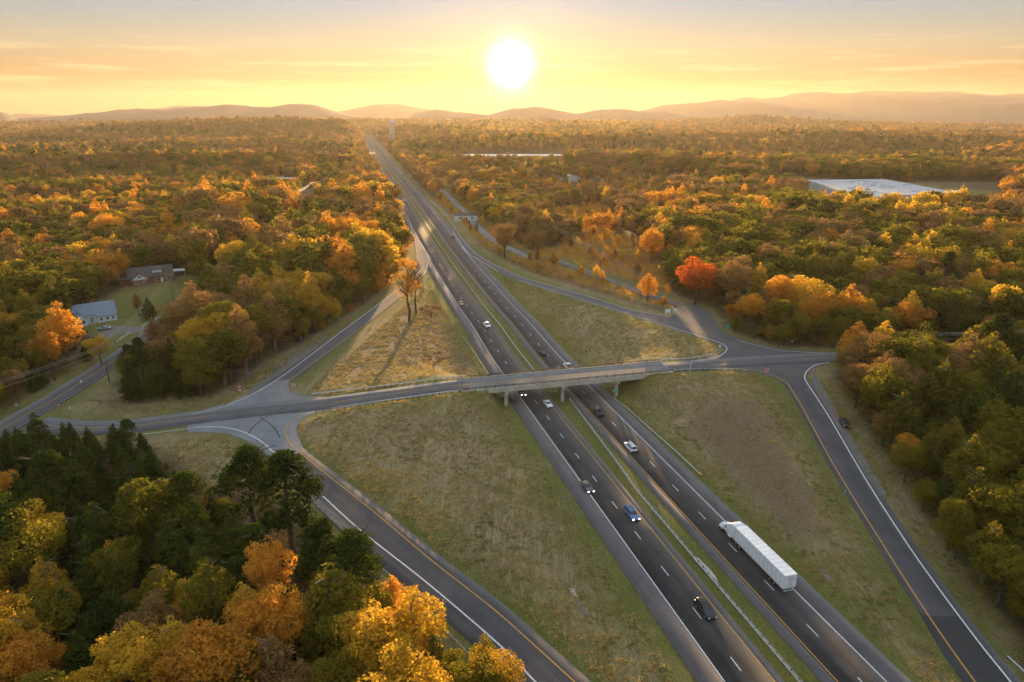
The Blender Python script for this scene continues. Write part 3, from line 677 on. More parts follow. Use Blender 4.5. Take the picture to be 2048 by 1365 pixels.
# ------------------------------------------------------------------ guard rails
def guardrail(pts, label, side=0, post=1.905, m='steel', both=False, hgt=.55, group='steel guard rails', ends=None, pm='wood'):
    p = smooth(np.asarray(pts), 1.905) if not isinstance(pts, tuple) else pts[0]
    p = resample(p, post); p[:, 2] = height(p[:, 0], p[:, 1])
    o = empty('guardrail', tuple(p[0]), 0, label, 'guardrail', group); base_ = Vector(p[0])
    prof = [(.0, -.155), (.045, -.12), (.045, -.05), (.0, 0), (.045, .05), (.045, .12), (.0, .155)]
    for s_ in ((-1, 1) if both else (side or 1,)):
        rings = []; q = offset(p, s_*.17)
        t = np.gradient(p[:, :2], axis=0); t /= np.linalg.norm(t, axis=1)[:, None]
        for i in range(len(q)):
            nx_, ny_ = t[i, 1]*s_, -t[i, 0]*s_
            rings.append([(q[i, 0]+nx_*a-base_.x, q[i, 1]+ny_*a-base_.y, q[i, 2]+hgt+b-base_.z) for a, b in prof]+[(q[i, 0]-nx_*.02-base_.x, q[i, 1]-ny_*.02-base_.y, q[i, 2]+hgt+b-base_.z) for b in (.155, -.155)])
        MB().loft(rings).build('beam', M[m], o)
    pmesh = None
    dist = np.hypot(p[:, 0], p[:, 1]); order = np.argsort(dist); solo = set(order[:100].tolist()); rest = MB(); nrest = 0
    for i in range(len(p)):
        t_ = p[min(i+1, len(p)-1)]-p[max(i-1, 0)]; rz = math.atan2(t_[1], t_[0]); c = p[i]-np.array(base_)
        if i in solo:
            if pmesh is None:
                mb = MB().box((0, 0, .05), (.16, .2, 1.5))
                if both: mb.box((0, 0, hgt), (.14, .36, .3))
                pmesh = mb.mesh('post', M[pm])
            c_ = link('post', pmesh, o); c_.location = tuple(c); c_.rotation_euler = (0, 0, rz)
        else: rest.box((c[0], c[1], c[2]+.15), (.16, .2, 1.2), rz); nrest += 1
    if nrest: rest.build('post', M[pm], o)['kind'] = 'stuff'
    for e_ in (ends or []):
        i = -1 if e_ == 'end' else 0; j = -2 if i == -1 else 1
        d = p[i]-p[j]; rz = math.atan2(d[1], d[0]); c = p[i]-np.array(base_)
        MB().box((c[0]+math.cos(rz)*.25, c[1]+math.sin(rz)*.25, hgt-.02+c[2]), (.5, .42, .48), rz, .05).build('end_panel', M['yellowp'], o)
    return o
def ax_piece(u0, u1, o, n=30):              # stretch of line parallel to the axis
    return np.array([UW(u, 64.5+o, 0) for u in np.linspace(u0, u1, n)])
def med(u0, o0, u1, o1, n=40): return np.array([UW(u0+(u1-u0)*k/(n-1), 64.5+o0+(o1-o0)*k/(n-1), 0) for k in range(n)])
guardrail(np.vstack([med(20, 0, 128, 0, 30), med(140, .9, 184, 3.2, 14)]), 'double sided guard rail down the grass median nearest the white truck', both=True, ends=[])
far_ = AXF[(np.hypot(AXF[:, 0], AXF[:, 1]) > 205) & (AXF[:, 1] < 900)]
g1 = guardrail(resample(far_, 3.8), 'long double guard rail along the median beyond the bridge, yellow end cap under it', both=True, post=3.8, ends=['start'])
guardrail(W([(1228,797),(1260,822),(1300,858),(1340,893),(1375,925),(1400,949)], 0.3), 'single guard rail with yellow end by the brown field below the bridge', side=1, ends=['end'])
guardrail(W([(2015,1318),(2048,1347),(2100,1395)], .3), 'short guard rail by the wooded ramp in the bottom corner', side=1)
guardrail(W([(925,673),(945,698),(962,722),(979,747)], 1), 'guard rail on the shoulder just before the bridge, beside the lit triangle', side=1)
guardrail(W([(622,789),(700,781),(800,770),(880,760),(932,755)], 6), 'guard rail on the crossing road above the sunlit triangle of dry grass', side=1, group='guard rails of the crossing road')
guardrail(W([(632,826),(720,813),(800,801),(880,791),(918,787)], 6), 'wooden-posted guard rail on the crossing road above the big mown field', side=-1, group='guard rails of the crossing road')
guardrail(W([(1282,724),(1340,721.5),(1385,719),(1420,712),(1436,704)], 6.9), 'guard rail curving round the tip of the golden grass triangle', side=1, group='guard rails of the crossing road')
guardrail(W([(1345,744),(1390,742),(1450,742),(1495,745)], 6.9), 'guard rail with short posts past the far end of the bridge', side=-1, group='guard rails of the crossing road')
guardrail(W([(858,397),(893,430),(925,471)][:2]+[(899,434)], 4.5), 'distant guard rail along the highway edge near the exit ramp', side=1)
guardrail(W([(764,1140),(800,1172),(850,1216),(900,1262),(940,1300),(985,1340)], 2.0), 'cable barrier on dark posts at the edge of the golden wood', side=1, post=3.0, hgt=.6, group='steel guard rails', m='steel')

# ------------------------------------------------------------------ signs
def sign(px, py, kind, label, up=0, h=2.3, face=0, sc=1.0, cat='road sign'):
    g = G1(px, py); o = empty('road_sign', tuple(g), face, label, cat)
    m_post = M['signback']
    def panel(w, hgt, z, m, shape='rect', name='panel'):
        mb = MB()
        if shape == 'rect': pts = [(-w/2, z-hgt/2), (w/2, z-hgt/2), (w/2, z+hgt/2), (-w/2, z+hgt/2)]
        elif shape == 'diamond': pts = [(0, z-hgt/2), (w/2, z), (0, z+hgt/2), (-w/2, z)]
        elif shape == 'disc': pts = [(w/2*math.cos(t), z+w/2*math.sin(t)) for t in np.linspace(0, 2*math.pi, 17)[:-1]]
        elif shape == 'oct': pts = [(w/2*math.cos(t), z+w/2*math.sin(t)) for t in np.linspace(math.pi/8, 2*math.pi+math.pi/8, 9)[:-1]]
        elif shape == 'tri': pts = [(-w/2, z+hgt/2), (0, z-hgt/2), (w/2, z+hgt/2)]
        mb.prism(pts, -.075, -.055); return mb.build(name, m, o)
    w = sc
    if kind == 'dne':
        MB().tube((0,0,-.3), (0,0,h+.5), .05).build('post', m_post, o); p_ = panel(w, w, h, M['signw'])
        MB().prism([(w*.46*math.cos(t), h+w*.46*math.sin(t)) for t in np.linspace(0, 2*math.pi, 21)[:-1]], -.09, -.078).build('red_disc', M['signr'], p_)
        MB().box((0, -.098, h), (w*.7, .01, w*.16)).build('white_bar', M['signw'], p_)
    elif kind == 'wrong':
        MB().tube((0,0,-.3), (0,0,h+.5), .05).build('post', m_post, o); p_ = panel(w*1.2, w*.85, h, M['signr'])
        MB().box((0, -.085, h+.14*w), (w*.9, .012, w*.13)).box((0, -.085, h-.14*w), (w*.6, .012, w*.13)).build('white_lettering', M['signw'], p_)
        panel(w*.5, w*.5, h-w*.95, M['signw'], 'rect', 'small_panel')
    elif kind == 'stop':
        MB().tube((0,0,-.3), (0,0,h+.4), .05).build('post', m_post, o); p_ = panel(w, w, h, M['signr'], 'oct')
        MB().box((0, -.085, h), (w*.62, .012, w*.2)).build('white_lettering', M['signw'], p_)
    elif kind == 'diamond':
        MB().tube((0,0,-.3), (0,0,h+.4), .06).build('post', m_post, o); p_ = panel(w*1.3, w*1.3, h, M['signy'], 'diamond')
        MB().box((0, -.085, h), (w*.09, .012, w*.5)).box((w*.0, -.085, h+w*.18), (w*.3, .012, w*.09)).build('black_symbol', M['signk'], p_)
    elif kind == 'back':
        for dx in ((-.35*w, .35*w) if w > 1.4 else (0,)): MB().tube((dx,0,-.3), (dx,0,h+.3), .05).build('post', m_post, o)
        panel(w, w*.75, h, M['signback'])
    elif kind == 'backd':
        MB().tube((0,0,-.3), (0,0,h+.3), .05).build('post', m_post, o); panel(w, w, h, M['signback'], 'diamond')
    elif kind == 'green':
        MB().tube((-.3*w,0,-.3), (-.3*w,0,h+.5), .06).build('post', m_post, o); MB().tube((.3*w,0,-.3), (.3*w,0,h+.5), .06).build('post', m_post, o)
        p_ = panel(w, w*.62, h, M['signg']); MB().box((0, -.085, h+.1*w), (w*.7, .012, w*.07)).box((0, -.085, h-.1*w), (w*.5, .012, w*.07)).build('white_lettering', M['signw'], p_)
    elif kind == 'bluegreen':
        MB().tube((0,0,-.3), (0,0,h+.5), .06).build('post', m_post, o); p_ = panel(w*1.5, w*.8, h+.3, M['signg']); p_.location.x = .8*w
        MB().box((.8*w, -.085, h+.3), (w*1.1, .012, w*.12)).build('white_lettering', M['signw'], o); panel(w*.6, w*1.2, h, M['signb'], 'rect', 'small_panel')
    elif kind == 'board':
        for dx in (-.42*w, .42*w): MB().box((dx, 0, h/2), (.16, .16, h+.6)).build('post', M['signw'], o)
        panel(w, w*.7, h, M['signw'])
    elif kind == 'white':
        MB().tube((0,0,-.3), (0,0,h+.4), .05).build('post', m_post, o); panel(w*.8, w, h, M['signw'])
    elif kind == 'marker':
        MB().box((0, 0, h/2), (.14, .1, h)).build('post', M['signw'], o); panel(.3, .5, h-.1, M['signw'])
    return o
sign(1532,752,'dne','red and white do not enter disc on the outer curve of the exit ramp', h=1.9, sc=1.15)
sign(1629,752,'dne','red and white do not enter disc at the wooded corner beside the gravel verge', h=1.9, sc=1.15)
sign(588,782,'dne','white square sign with red symbol at the tip of the sunlit triangle', h=1.7, sc=1.1)
sign(481,790,'wrong','red sign with a small white plate below it on the verge near the dark wood', h=2.5, sc=1.1)
sign(700,641,'stop','small dark red sign beside the ramp under the woodland edge', h=1.6, sc=1.0)
sign(753,640,'stop','small red sign on the sunlit inner edge of the curving ramp', h=1.2, sc=.8)
sign(120,822,'stop','red sign half hidden by treetops where the crossing road meets the country road', h=1.8, sc=1.0)
sign(1071,619,'diamond','yellow diamond warning sign in the grass between highway and exit ramp', h=2.3, sc=1.25)
sign(1439,702,'white','small white sign at the tip of the golden grass triangle', h=1.7, sc=.8)
sign(1448,664,'bluegreen','green and blue direction signs below the red maple wood', h=1.9, sc=1.2)
sign(1582,694,'green','small green sign among the bushes by the road bend', h=2.0, sc=1.1)
sign(1335,632,'board','white noticeboard on two legs beside the yellow bush', h=2.1, sc=2.2, cat='notice board')
sign(1350,629,'board','smaller white noticeboard beside the two-legged one', h=1.9, sc=1.5, cat='notice board')
sign(1130,1010,'backd','grey back of a diamond sign in the field beside the highway shoulder', h=2.0, sc=1.1)
sign(1791,1009,'back','bare grey back of a rectangular sign on the wooded verge', h=2.1, sc=1.0)
sign(1687,999,'back','thin grey sign seen edge on between field and ramp', h=2.1, sc=.7, face=R(70))
sign(500,760,'back','wide low grey sign back on the verge below maroon trees', h=2.0, sc=2.0)
sign(855,563,'white','small pale exit sign in the gore by the tall lone tree', h=2.2, sc=1.5)
sign(164,772,'white','white sign at the edge of the country road', h=1.5, sc=.8)
sign(141,824,'white','tiny white marker sign beside the red sign by the treetops', h=1.2, sc=.5)
sign(34,816,'white','white roadside marker in the verge below the power lines', h=.9, sc=.7)
sign(813,351,'green','distant green exit sign beside the far highway lanes', h=3.5, sc=3.4)
sign(791,440,'back','big grey sign back at the wood edge beside the merging lane', h=5, sc=3.0)
sign(920,447,'white','white sign by the frontage road under a dark tree', h=2.2, sc=1.5)
sign(1380,744,'marker','tall white bridge end marker', h=2.8)
sign(955,784,'marker','short white marker on the bridge end nearest the mown field', h=1.0)
sign(1228,797,'green','green and white panel leaning on the bridge pier', h=2.6, sc=1.4)

# ------------------------------------------------------------------ vehicles (length along -Y = front)
def wheel_meshes(r=.34, w=.24):
    t = MB().tube((-w/2,0,0), (w/2,0,0), r, n=18).mesh('tyre', M['tyre']); m = MB().tube((-w/2-.01,0,0), (w/2+.01,0,0), r*.62, n=12).mesh('rim', M['rim']); return t, m
WHEEL = wheel_meshes(); WHEEL_T = wheel_meshes(.50, .28)
def add_wheels(o, xy, r, ms):
    for x, y in xy:
        w = link('wheel', ms[0], o); w.location = (x, y, r); k = link('rim', ms[1], w)
def section(hw, z0, z1, r=.12, n=3):        # rounded-rectangle ring in x,z
    pts = []
    for cx_, cz, a0 in ((hw-r, z1-r, 0), (-hw+r, z1-r, 90), (-hw+r, z0+r, 180), (hw-r, z0+r, 270)):
        for k in range(n+1): a = R(a0+90*k/n); pts.append((cx_+r*math.cos(a), cz+r*math.sin(a)))
    return pts
def make_car(kind, pt, name, lights=False, detail=True):
    o = bpy.data.objects.new(name, None); col.objects.link(o)
    S = {'sedan': dict(L=4.8, W=1.84, belt=.95, hood=.92, trunk=1.0, roof=1.45, cab=[(-.95,.93),(-.25,1.40),(.75,1.44),(1.65,1.02)], g=.22),
         'suv': dict(L=4.9, W=1.95, belt=1.12, hood=1.08, trunk=1.1, roof=1.80, cab=[(-1.15,1.10),(-.55,1.68),(.1,1.78),(2.05,1.74),(2.34,1.15)], g=.26),
         'hatch': dict(L=4.3, W=1.80, belt=1.0, hood=.96, trunk=1.0, roof=1.55, cab=[(-1.05,.98),(-.35,1.46),(.6,1.54),(1.65,1.46),(2.0,1.02)], g=.22),
         'pickup': dict(L=5.7, W=2.0, belt=1.15, hood=1.15, trunk=1.15, roof=1.88, cab=[(-1.25,1.14),(-.65,1.76),(.0,1.86),(.85,1.84),(1.05,1.16)], g=.3)}[kind]
    L, Wd = S['L'], S['W']; hw = Wd/2; f, b = -L/2, L/2; g = S['g']
    st_ = [(f, .80, g+.12, S['hood']-.30), (f+.10, .90, g+.04, S['hood']-.16), (f+.5, .98, g, S['hood']-.06), (S['cab'][0][0]-.1, 1, g, S['hood']+.02),
           (0, 1, g, S['belt']), (b-.7, 1, g, S['trunk']), (b-.12, .95, g+.05, S['trunk']-.02), (b, .88, g+.15, S['trunk']-.18)]
    rings = [[(x, y, z) for x, z in section(hw*k, z0, z1)] for y, k, z0, z1 in st_]
    MB().loft(rings).build('body', pt, o, True)
    cab = S['cab']; prof = cab
    # glasshouse: glass shell, narrower towards the roof
    def shell(shr, tp, y_in=0):
        rr = []
        zb, zt = cab[0][1]-.04, max(c[1] for c in cab)
        def ring(z, t): 
            hwz = (hw-.10)*(1-.20*t)-shr
            # front and back y at this height by interpolating the profile
            top = int(np.argmax([c[1] for c in cab])); fz = [c[1] for c in cab[:top+1]]; fyy = [c[0] for c in cab[:top+1]]
            bz = [c[1] for c in cab[top:]][::-1]; byy = [c[0] for c in cab[top:]][::-1]
            y0 = np.interp(z, fz, fyy); y1 = np.interp(z, bz, byy)
            r_ = .16; return [(-hwz+r_, y0, z), (hwz-r_, y0, z), (hwz, y0+r_*1.3, z), (hwz, y1-r_, z), (hwz-r_, y1, z), (-hwz+r_, y1, z), (-hwz, y1-r_, z), (-hwz, y0+r_*1.3, z)]
        for t in (0, .35, .7, .88): rr.append(ring(zb+(zt-zb)*t, t))
        return rr, ring(zb+(zt-zb)*.88, .88), zt
    rr, last, zt = shell(0, 0)
    MB().loft(rr).build('windows', M['glass'], o, False)
    cx0 = sum(p[1] for p in last)/8
    top = [[(p[0]*1.02, cx0+(p[1]-cx0)*1.01, p[2]-.01) for p in last], [(p[0]*.97, cx0+(p[1]-cx0)*.97, zt-.03) for p in last], [(p[0]*.75, cx0+(p[1]-cx0)*.85, zt+.01) for p in last]]
    MB().loft(top).build('roof', pt, o, True)
    mb = MB()                               # pillars
    base_r = rr[0]
    for i in (0, 1, 4, 5): mb.tube(base_r[i], last[i], .05, n=5)
    ymid = (rr[0][2][1]+rr[0][3][1])/2
    for sx in (-1, 1):
        mb.tube((sx*(hw-.09), ymid, cab[0][1]), (sx*abs(last[2][0])*1.0, ymid, zt-.1), .045, n=5)
        if kind == 'suv': mb.tube((sx*(hw-.09), ymid+.95, cab[0][1]), (sx*abs(last[2][0]), ymid+.9, zt-.1), .06, n=5)
    mb.build('pillars', pt, o)
    for sx in (-1, 1):
        MB().box((sx*hw*.68, f+.07, S['hood']-.28), (.36, .16, .14), 0, .03).build('headlight', M['lampon'] if lights else M['lampw'], o)
        MB().box((sx*hw*.78, b-.05, S['trunk']-.22), (.26, .14, .20), 0, .03).build('tail_light', M['lampr'], o)
        MB().box((sx*(hw+.08), cab[0][0]+.35, S['belt']+.04), (.16, .12, .12), 0, .03).build('mirror', pt, o)
    MB().box((0, f+.02, g+.22), (Wd*.72, .12, .26), 0, .03).build('grille', M['black'], o)
    MB().box((0, b-.01, g+.25), (Wd*.72, .1, .2), 0, .03).build('bumper', M['black'], o)
    if kind == 'pickup':
        MB().box((0, 1.95, 1.13), (Wd-.28, 1.65, .06)).build('cargo_bed', M['black'], o)
    if kind == 'suv':
        mb = MB()
        for sx in (-1, 1): mb.box((sx*.62, .75, zt+.05), (.05, 1.9, .05))
        for y_ in (.2, .8, 1.4): mb.box((0, y_, zt+.06), (1.25, .06, .04))
        mb.build('roof_rack', M['black'], o)
    r = .34 if kind in ('sedan', 'hatch') else .39
    wb = L*.29
    add_wheels(o, [(s_*(hw-.12), y_) for s_ in (-1, 1) for y_ in (-wb, wb)], r, WHEEL)
    return o
PROTO = {}
def car(kind, colr, px, py, label, heading=None, away=False, lights=False, group='vehicles on the highway', cat=None, name=None, up=0.0, pos=None):
    key = (kind, colr, lights); nm = name or {'sedan': 'sedan_car', 'suv': 'sport_utility_car', 'hatch': 'hatchback_car', 'pickup': 'pickup_truck'}[kind]
    g = pos if pos is not None else G1(px, py)
    if heading is None:
        d = np.hypot(AXF[:, 0]-g[0], AXF[:, 1]-g[1]); i = int(np.argmin(d)); i = min(max(i, 1), len(AXF)-2); t = AXF[i+1]-AXF[i-1]
        heading = math.atan2(t[1], t[0])+(0 if away else math.pi)   # travel direction
    rz = heading+math.pi/2
    c_ = cat or {'sedan': 'car', 'suv': 'car', 'hatch': 'car', 'pickup': 'pickup truck'}[kind]
    z = g[2]+.06
    if key not in PROTO:
        o = make_car(kind, CARC[colr], nm, lights); o.location = (g[0], g[1], z); o.rotation_euler = (0, 0, rz); PROTO[key] = o; tag(o, label, c_, group)
    else: o = dup(PROTO[key], (g[0], g[1], z), rz, label=label, cat=c_, group=group); o.name = nm
    return o
car('suv','black',1410,1226,'black sport utility car with roof rack beside the near lane dash, facing the camera')
car('suv','blue',1263,1034,'blue sport utility car casting a long shadow on the highway', lights=True)
car('sedan','grey',1175,979,'dark grey car with lit windscreen riding the white edge line', lights=True)
car('sedan','white',1096,812,'white car just coming out from under the bridge')
car('sedan','dark',1043,789,'dark car half hidden beneath the bridge', lights=True)
car('pickup','white',974,654,'white pickup heading to the bridge along the median side lane')
car('sedan','gold',922,610,'pale gold car beside the lone tree triangle, above the white pickup')
car('sedan','dark',1086,710,'dark car driving away beyond the bridge', away=True)
car('pickup','white',1136,737,'white pickup on the far side of the bridge railing driving away', away=True)
car('pickup','dark',1195,829,'dark pickup driving away just below the bridge', away=True)
car('suv','white',1261,899,'white sport utility car driving away between bridge and white truck', away=True)
car('hatch','white',869,430,'white car driving away near the yellow tipped guard rail', away=True)
car('sedan','dark',906,477,'dark car driving away beside the exit ramp', away=True)
DL = 'distant oncoming car on the far highway in a string of traffic'; DR = 'distant car driving away up the far highway'
for px, py, k, c_, aw in [(809,402,'suv','white',0),(806,409,'suv','silver',0),(812.5,421,'sedan','gold',0),(786.4,374,'sedan','gold',0),(790.8,370,'sedan','red',0),(778.7,359,'suv','white',0),(782,357,'sedan','silver',0),(768,337,'suv','white',0),(771.8,339,'sedan','white',0),(756.4,325,'suv','white',0),(753.5,320,'sedan','silver',0),(766,348,'sedan','white',0),
                          (830,390,'suv','silver',1),(835.5,386,'sedan','white',1),(810,365,'sedan','dark',1),(806.6,353,'sedan','grey',1),(787.4,331,'sedan','silver',1),(771.8,319,'suv','grey',1)]:
    nm_ = {'suv': 'sport utility car', 'sedan': 'car'}[k]
    where = {402:'first of a pair in the sunlit patch',409:'just behind the pair in the sunlit patch',421:'alone at the near edge of the sunlit patch',374:'beside a red car',370:'beside a gold car',359:'one of two near the green sign',357:'one of two near the green sign',337:'one of two side by side',339:'one of two side by side',325:'one of two by the wood edge',320:'one of two by the wood edge',348:'keeping to the outer lane',390:'leading in the sunlit lanes',386:'ahead in the sunlit lanes',365:'nearer of two dark ones',353:'further of two dark ones',331:'past the green sign',319:'farthest one out'}[py]
    car(k, c_, px, py, f"{'distant' if py < 380 else 'small'} {c_ if c_ != 'dark' else 'black'} {nm_} {'driving away' if aw else 'oncoming'}, {where}", away=bool(aw), group='far traffic on the highway')
pk = G1(1688,850); car('sedan','black',0,0,'black car parked on the gravel verge below the woods', heading=math.atan2(*(lambda d: (d[1], d[0]))(LRw[6]-LRw[5])), pos=pk, group='parked cars')
g_ = G1(320,652); d_ = left_rd[5]-left_rd[6]; car('hatch','grey',0,0,'grey car coming round the country road beside the white fence', heading=math.atan2(d_[1], d_[0]), pos=g_, group='cars by the houses')
g_ = G1(209,660); car('sedan','silver',0,0,'silver car parked on the drive of the white house', heading=R(200), pos=g_, group='cars by the houses')

# semi truck: front towards -Y
def make_truck():
    o = empty('semi_truck', label='long white semi truck with a plain white box trailer, driving away', cat='truck')
    Wt = 2.45; hw = Wt/2; tw = M['trailer']; wp = CARC['white']
    cab = empty('tractor'); cab.parent = o
    f = -8.3
    # bonnet, rounded towards the nose
    rings = []
    for y, k, zt_ in ((f, .52, 1.35), (f+.15, .62, 1.62), (f+.7, .70, 1.78), (f+1.9, .82, 1.95)): rings.append([(x, y, z) for x, z in section(hw*k, .75, zt_, .18)])
    MB().loft(rings).build('bonnet', wp, cab, True)
    rings = []
    for y, zt_, k in ((f+1.85, 2.05, .93), (f+2.45, 2.75, .93), (f+2.9, 3.05, .96), (f+4.0, 3.85, .98), (f+5.7, 4.05, .98)): rings.append([(x, y, z) for x, z in section(hw*k, .95, zt_, .14)])
    MB().loft(rings).build('cab_and_sleeper', wp, cab, True)
    MB().hexa([(-1.0, f+1.78, 2.02), (1.0, f+1.78, 2.02), (1.0, f+1.95, 2.0), (-1.0, f+1.95, 2.0), (-.95, f+2.36, 2.75), (.95, f+2.36, 2.75), (.95, f+2.5, 2.7), (-.95, f+2.5, 2.7)]).build('windscreen', M['glass'], cab)
    for sx in (-1, 1):
        MB().box((sx*(hw*.935), f+2.75, 2.15), (.03, .8, .65), 0).build('side_window', M['glass'], cab)
        MB().box((sx*(hw+.2), f+2.05, 2.2), (.14, .22, .6), 0, .04).build('mirror', wp, cab)
        MB().box((sx*.95, f+.75, .95), (.42, 1.25, .55), 0, .15, 2).build('fender', wp, cab)
        MB().tube((sx*1.05, f+3.1, .75), (sx*1.05, f+4.7, .75), .33, n=14).build('fuel_tank', M['chrome'], cab)
        MB().tube((sx*1.12, f+5.85, 1.2), (sx*1.12, f+5.85, 3.9), .08).build('exhaust_stack', M['chrome'], cab)
        MB().box((sx*.85, f+.08, 1.2), (.3, .14, .22), 0, .03).build('headlight', M['lampw'], cab)
    MB().box((0, f-.02, 1.15), (1.0, .1, .75), 0, .03).build('grille', M['chrome'], cab)
    MB().box((0, f-.15, .6), (2.3, .25, .35), 0, .06).build('bumper', M['chrome'], cab)
    MB().box((0, f+6.0, .95), (.9, 4.5, .25)).build('chassis', M['black'], cab)
    for y_ in (f+.8,):
        for sx in (-1, 1): w = link('wheel', WHEEL_T[0], cab); w.location = (sx*1.0, y_, .5)
    for y_ in (f+6.3, f+7.65):
        for sx in (-1, 1):
            w = link('wheel', WHEEL_T[0], cab); w.location = (sx*1.02, y_, .5)
    tr = empty('trailer'); tr.parent = o
    y0, y1 = f+5.95, f+5.95+16.1
    MB().box((0, (y0+y1)/2, 2.68), (2.6, y1-y0, 2.85), 0, .04).build('box', tw, tr)
    mb = MB()
    for k in range(1, 13):
        yy = y0+(y1-y0)*k/13
        for sx in (-1, 1): mb.box((sx*1.303, yy, 2.68), (.03, .06, 2.75))
        mb.box((0, yy, 4.108), (2.5, .05, .02))
    mb.build('panel_seams', mat('seam', (.42,.44,.47), .5), tr)
    MB().box((0, y1+.015, 2.65), (.06, .04, 2.6)).box((-.35, y1+.02, 2.65), (.05, .05, 2.6)).box((.35, y1+.02, 2.65), (.05, .05, 2.6)).box((0, y1+.02, 3.35), (1.9, .04, .06)).build('rear_doors', mat('door bars', (.38,.36,.38), .4, .3), tr)
    MB().box((0, y1-.1, .72), (2.3, .12, .16), 0, .02).box((-.8, y1-.1, 1.0), (.1, .1, .5)).box((.8, y1-.1, 1.0), (.1, .1, .5)).build('rear_bumper', M['steel'], tr)
    for sx in (-1, 1):
        MB().box((sx*1.1, y1+.02, 1.3), (.25, .06, .14)).build('tail_light', M['lampr'], tr)
        MB().box((sx*.9, y0+3.2, .75), (.1, .1, 1.0)).build('landing_gear', M['black'], tr)
        for y_ in (y1-2.9, y1-4.15): w = link('wheel', WHEEL_T[0], tr); w.location = (sx*1.05, y_, .5)
        MB().box((sx*1.2, (y0+y1)/2, 1.15), (.08, y1-y0-.4, .2)).build('side_rail', M['steel'], tr)
    for w in list(cab.children)+list(tr.children):
        if w.name.startswith('wheel'): k = link('rim', WHEEL_T[1], w); k.scale = (1, .8, .8)
    return o
trk = make_truck(); p1 = P(1474,1057,4.1); p2 = P(1590,1147,4.1); pc = (p1+p2)/2
t_h = AX; dirv = Vector((math.sin(AX), math.cos(AX), 0))
# trailer middle sits at local y = -8.3+5.95+8.05 = 5.7 ; front (-Y) looks along the highway
ctr = Vector(UW(0, 0)); ut = pc[0]*math.sin(AX)+pc[1]*math.cos(AX)
tp = Vector(UW(ut, 64.5+11.5))
trk.rotation_euler = (0, 0, -AX+math.pi); org = tp+dirv*5.7; trk.location = (org.x, org.y, .06)

# ------------------------------------------------------------------ houses and other buildings
M['wallw'] = mat('white clapboard', (.74,.76,.78), .7, var=(.66,.68,.70), vscale=1.2)
M['brick'] = mat('red brick', (.30,.12,.08), .9, var=(.20,.09,.065), vscale=2.5)
M['roofb'] = mat('blue grey shingles', (.20,.25,.31), .75, var=(.16,.20,.26), vscale=1.2)
M['roofd'] = mat('dark brown shingles', (.075,.06,.055), .85, var=(.11,.09,.08), vscale=1.2)
M['roofm'] = mat('pale metal roof', (.42,.44,.46), .45, .2, var=(.34,.35,.36), vscale=.05)
M['roofsun'] = mat('bright wet metal roof', (.85,.85,.85), .32, 1.0, var=(.6,.6,.6), vscale=.05)
M['wallgrey'] = mat('grey boards', (.30,.30,.29), .9, var=(.2,.2,.2), vscale=1.5)
M['wallblue'] = mat('pale warehouse cladding', (.50,.56,.62), .6, var=(.43,.49,.55), vscale=.1)
M['pane'] = mat('window pane', (.03,.035,.045), .1, spec=.8)
def window(par, x, y, z, w, h, face='y', d=1):
    fr = MB(); dx = .06
    c = lambda a, b: (a, y+d*b, z) if face == 'y' else (x+d*b, a, z)
    if face == 'y':
        fr.box((x, y+d*.03, z+h/2+dx/2), (w+.24, .1, .12)).box((x, y+d*.03, z-h/2-dx/2), (w+.24, .1, .12)).box((x-w/2-dx, y+d*.03, z), (.12, .1, h)).box((x+w/2+dx, y+d*.03, z), (.12, .1, h)).box((x, y+d*.03, z), (w, .08, .06))
        f = fr.build('window', M['wallw'], par); MB().box((x, y+d*.015, z), (w, .05, h)).build('pane', M['pane'], f)
    else:
        fr.box((x+d*.03, y, z+h/2+dx/2), (.1, w+.24, .12)).box((x+d*.03, y, z-h/2-dx/2), (.1, w+.24, .12)).box((x+d*.03, y-w/2-dx, z), (.1, .12, h)).box((x+d*.03, y+w/2+dx, z), (.1, .12, h)).box((x+d*.03, y, z), (.08, w, .06))
        f = fr.build('window', M['wallw'], par); MB().box((x+d*.015, y, z), (.05, w, h)).build('pane', M['pane'], f)
def gable(par, x0, x1, y0, y1, wh, rh, wm, rm, along='x', ov=.4, name=True):   # walls with gable ends + overhanging roof slabs
    mb = MB()
    if along == 'x':
        ym = (y0+y1)/2; mb.loft([[(x, y0, -.6), (x, y1, -.6), (x, y1, wh), (x, ym, wh+rh), (x, y0, wh)] for x in (x0, x1)])
        w_ = mb.build('wall', wm, par); k = rh/((y1-y0)/2); mb = MB()
        for (a, b) in ((y0-ov, ym), (y1+ov, ym)):
            za = wh-ov*k+.04; zb = wh+rh+.04
            mb.hexa([(x0-ov, a, za), (x1+ov, a, za), (x1+ov, b, zb), (x0-ov, b, zb), (x0-ov, a, za+.18), (x1+ov, a, za+.18), (x1+ov, b, zb+.18), (x0-ov, b, zb+.18)])
    else:
        xm = (x0+x1)/2; mb.loft([[(x0, y, -.6), (x1, y, -.6), (x1, y, wh), (xm, y, wh+rh), (x0, y, wh)] for y in (y0, y1)])
        w_ = mb.build('wall', wm, par); k = rh/((x1-x0)/2); mb = MB()
        for (a, b) in ((x0-ov, xm), (x1+ov, xm)):
            za = wh-ov*k+.04; zb = wh+rh+.04
            mb.hexa([(a, y0-ov, za), (a, y1+ov, za), (b, y1+ov, zb), (b, y0-ov, zb), (a, y0-ov, za+.18), (a, y1+ov, za+.18), (b, y1+ov, zb+.18), (b, y0-ov, zb+.18)])
    return w_, mb.build('roof', rm, par)
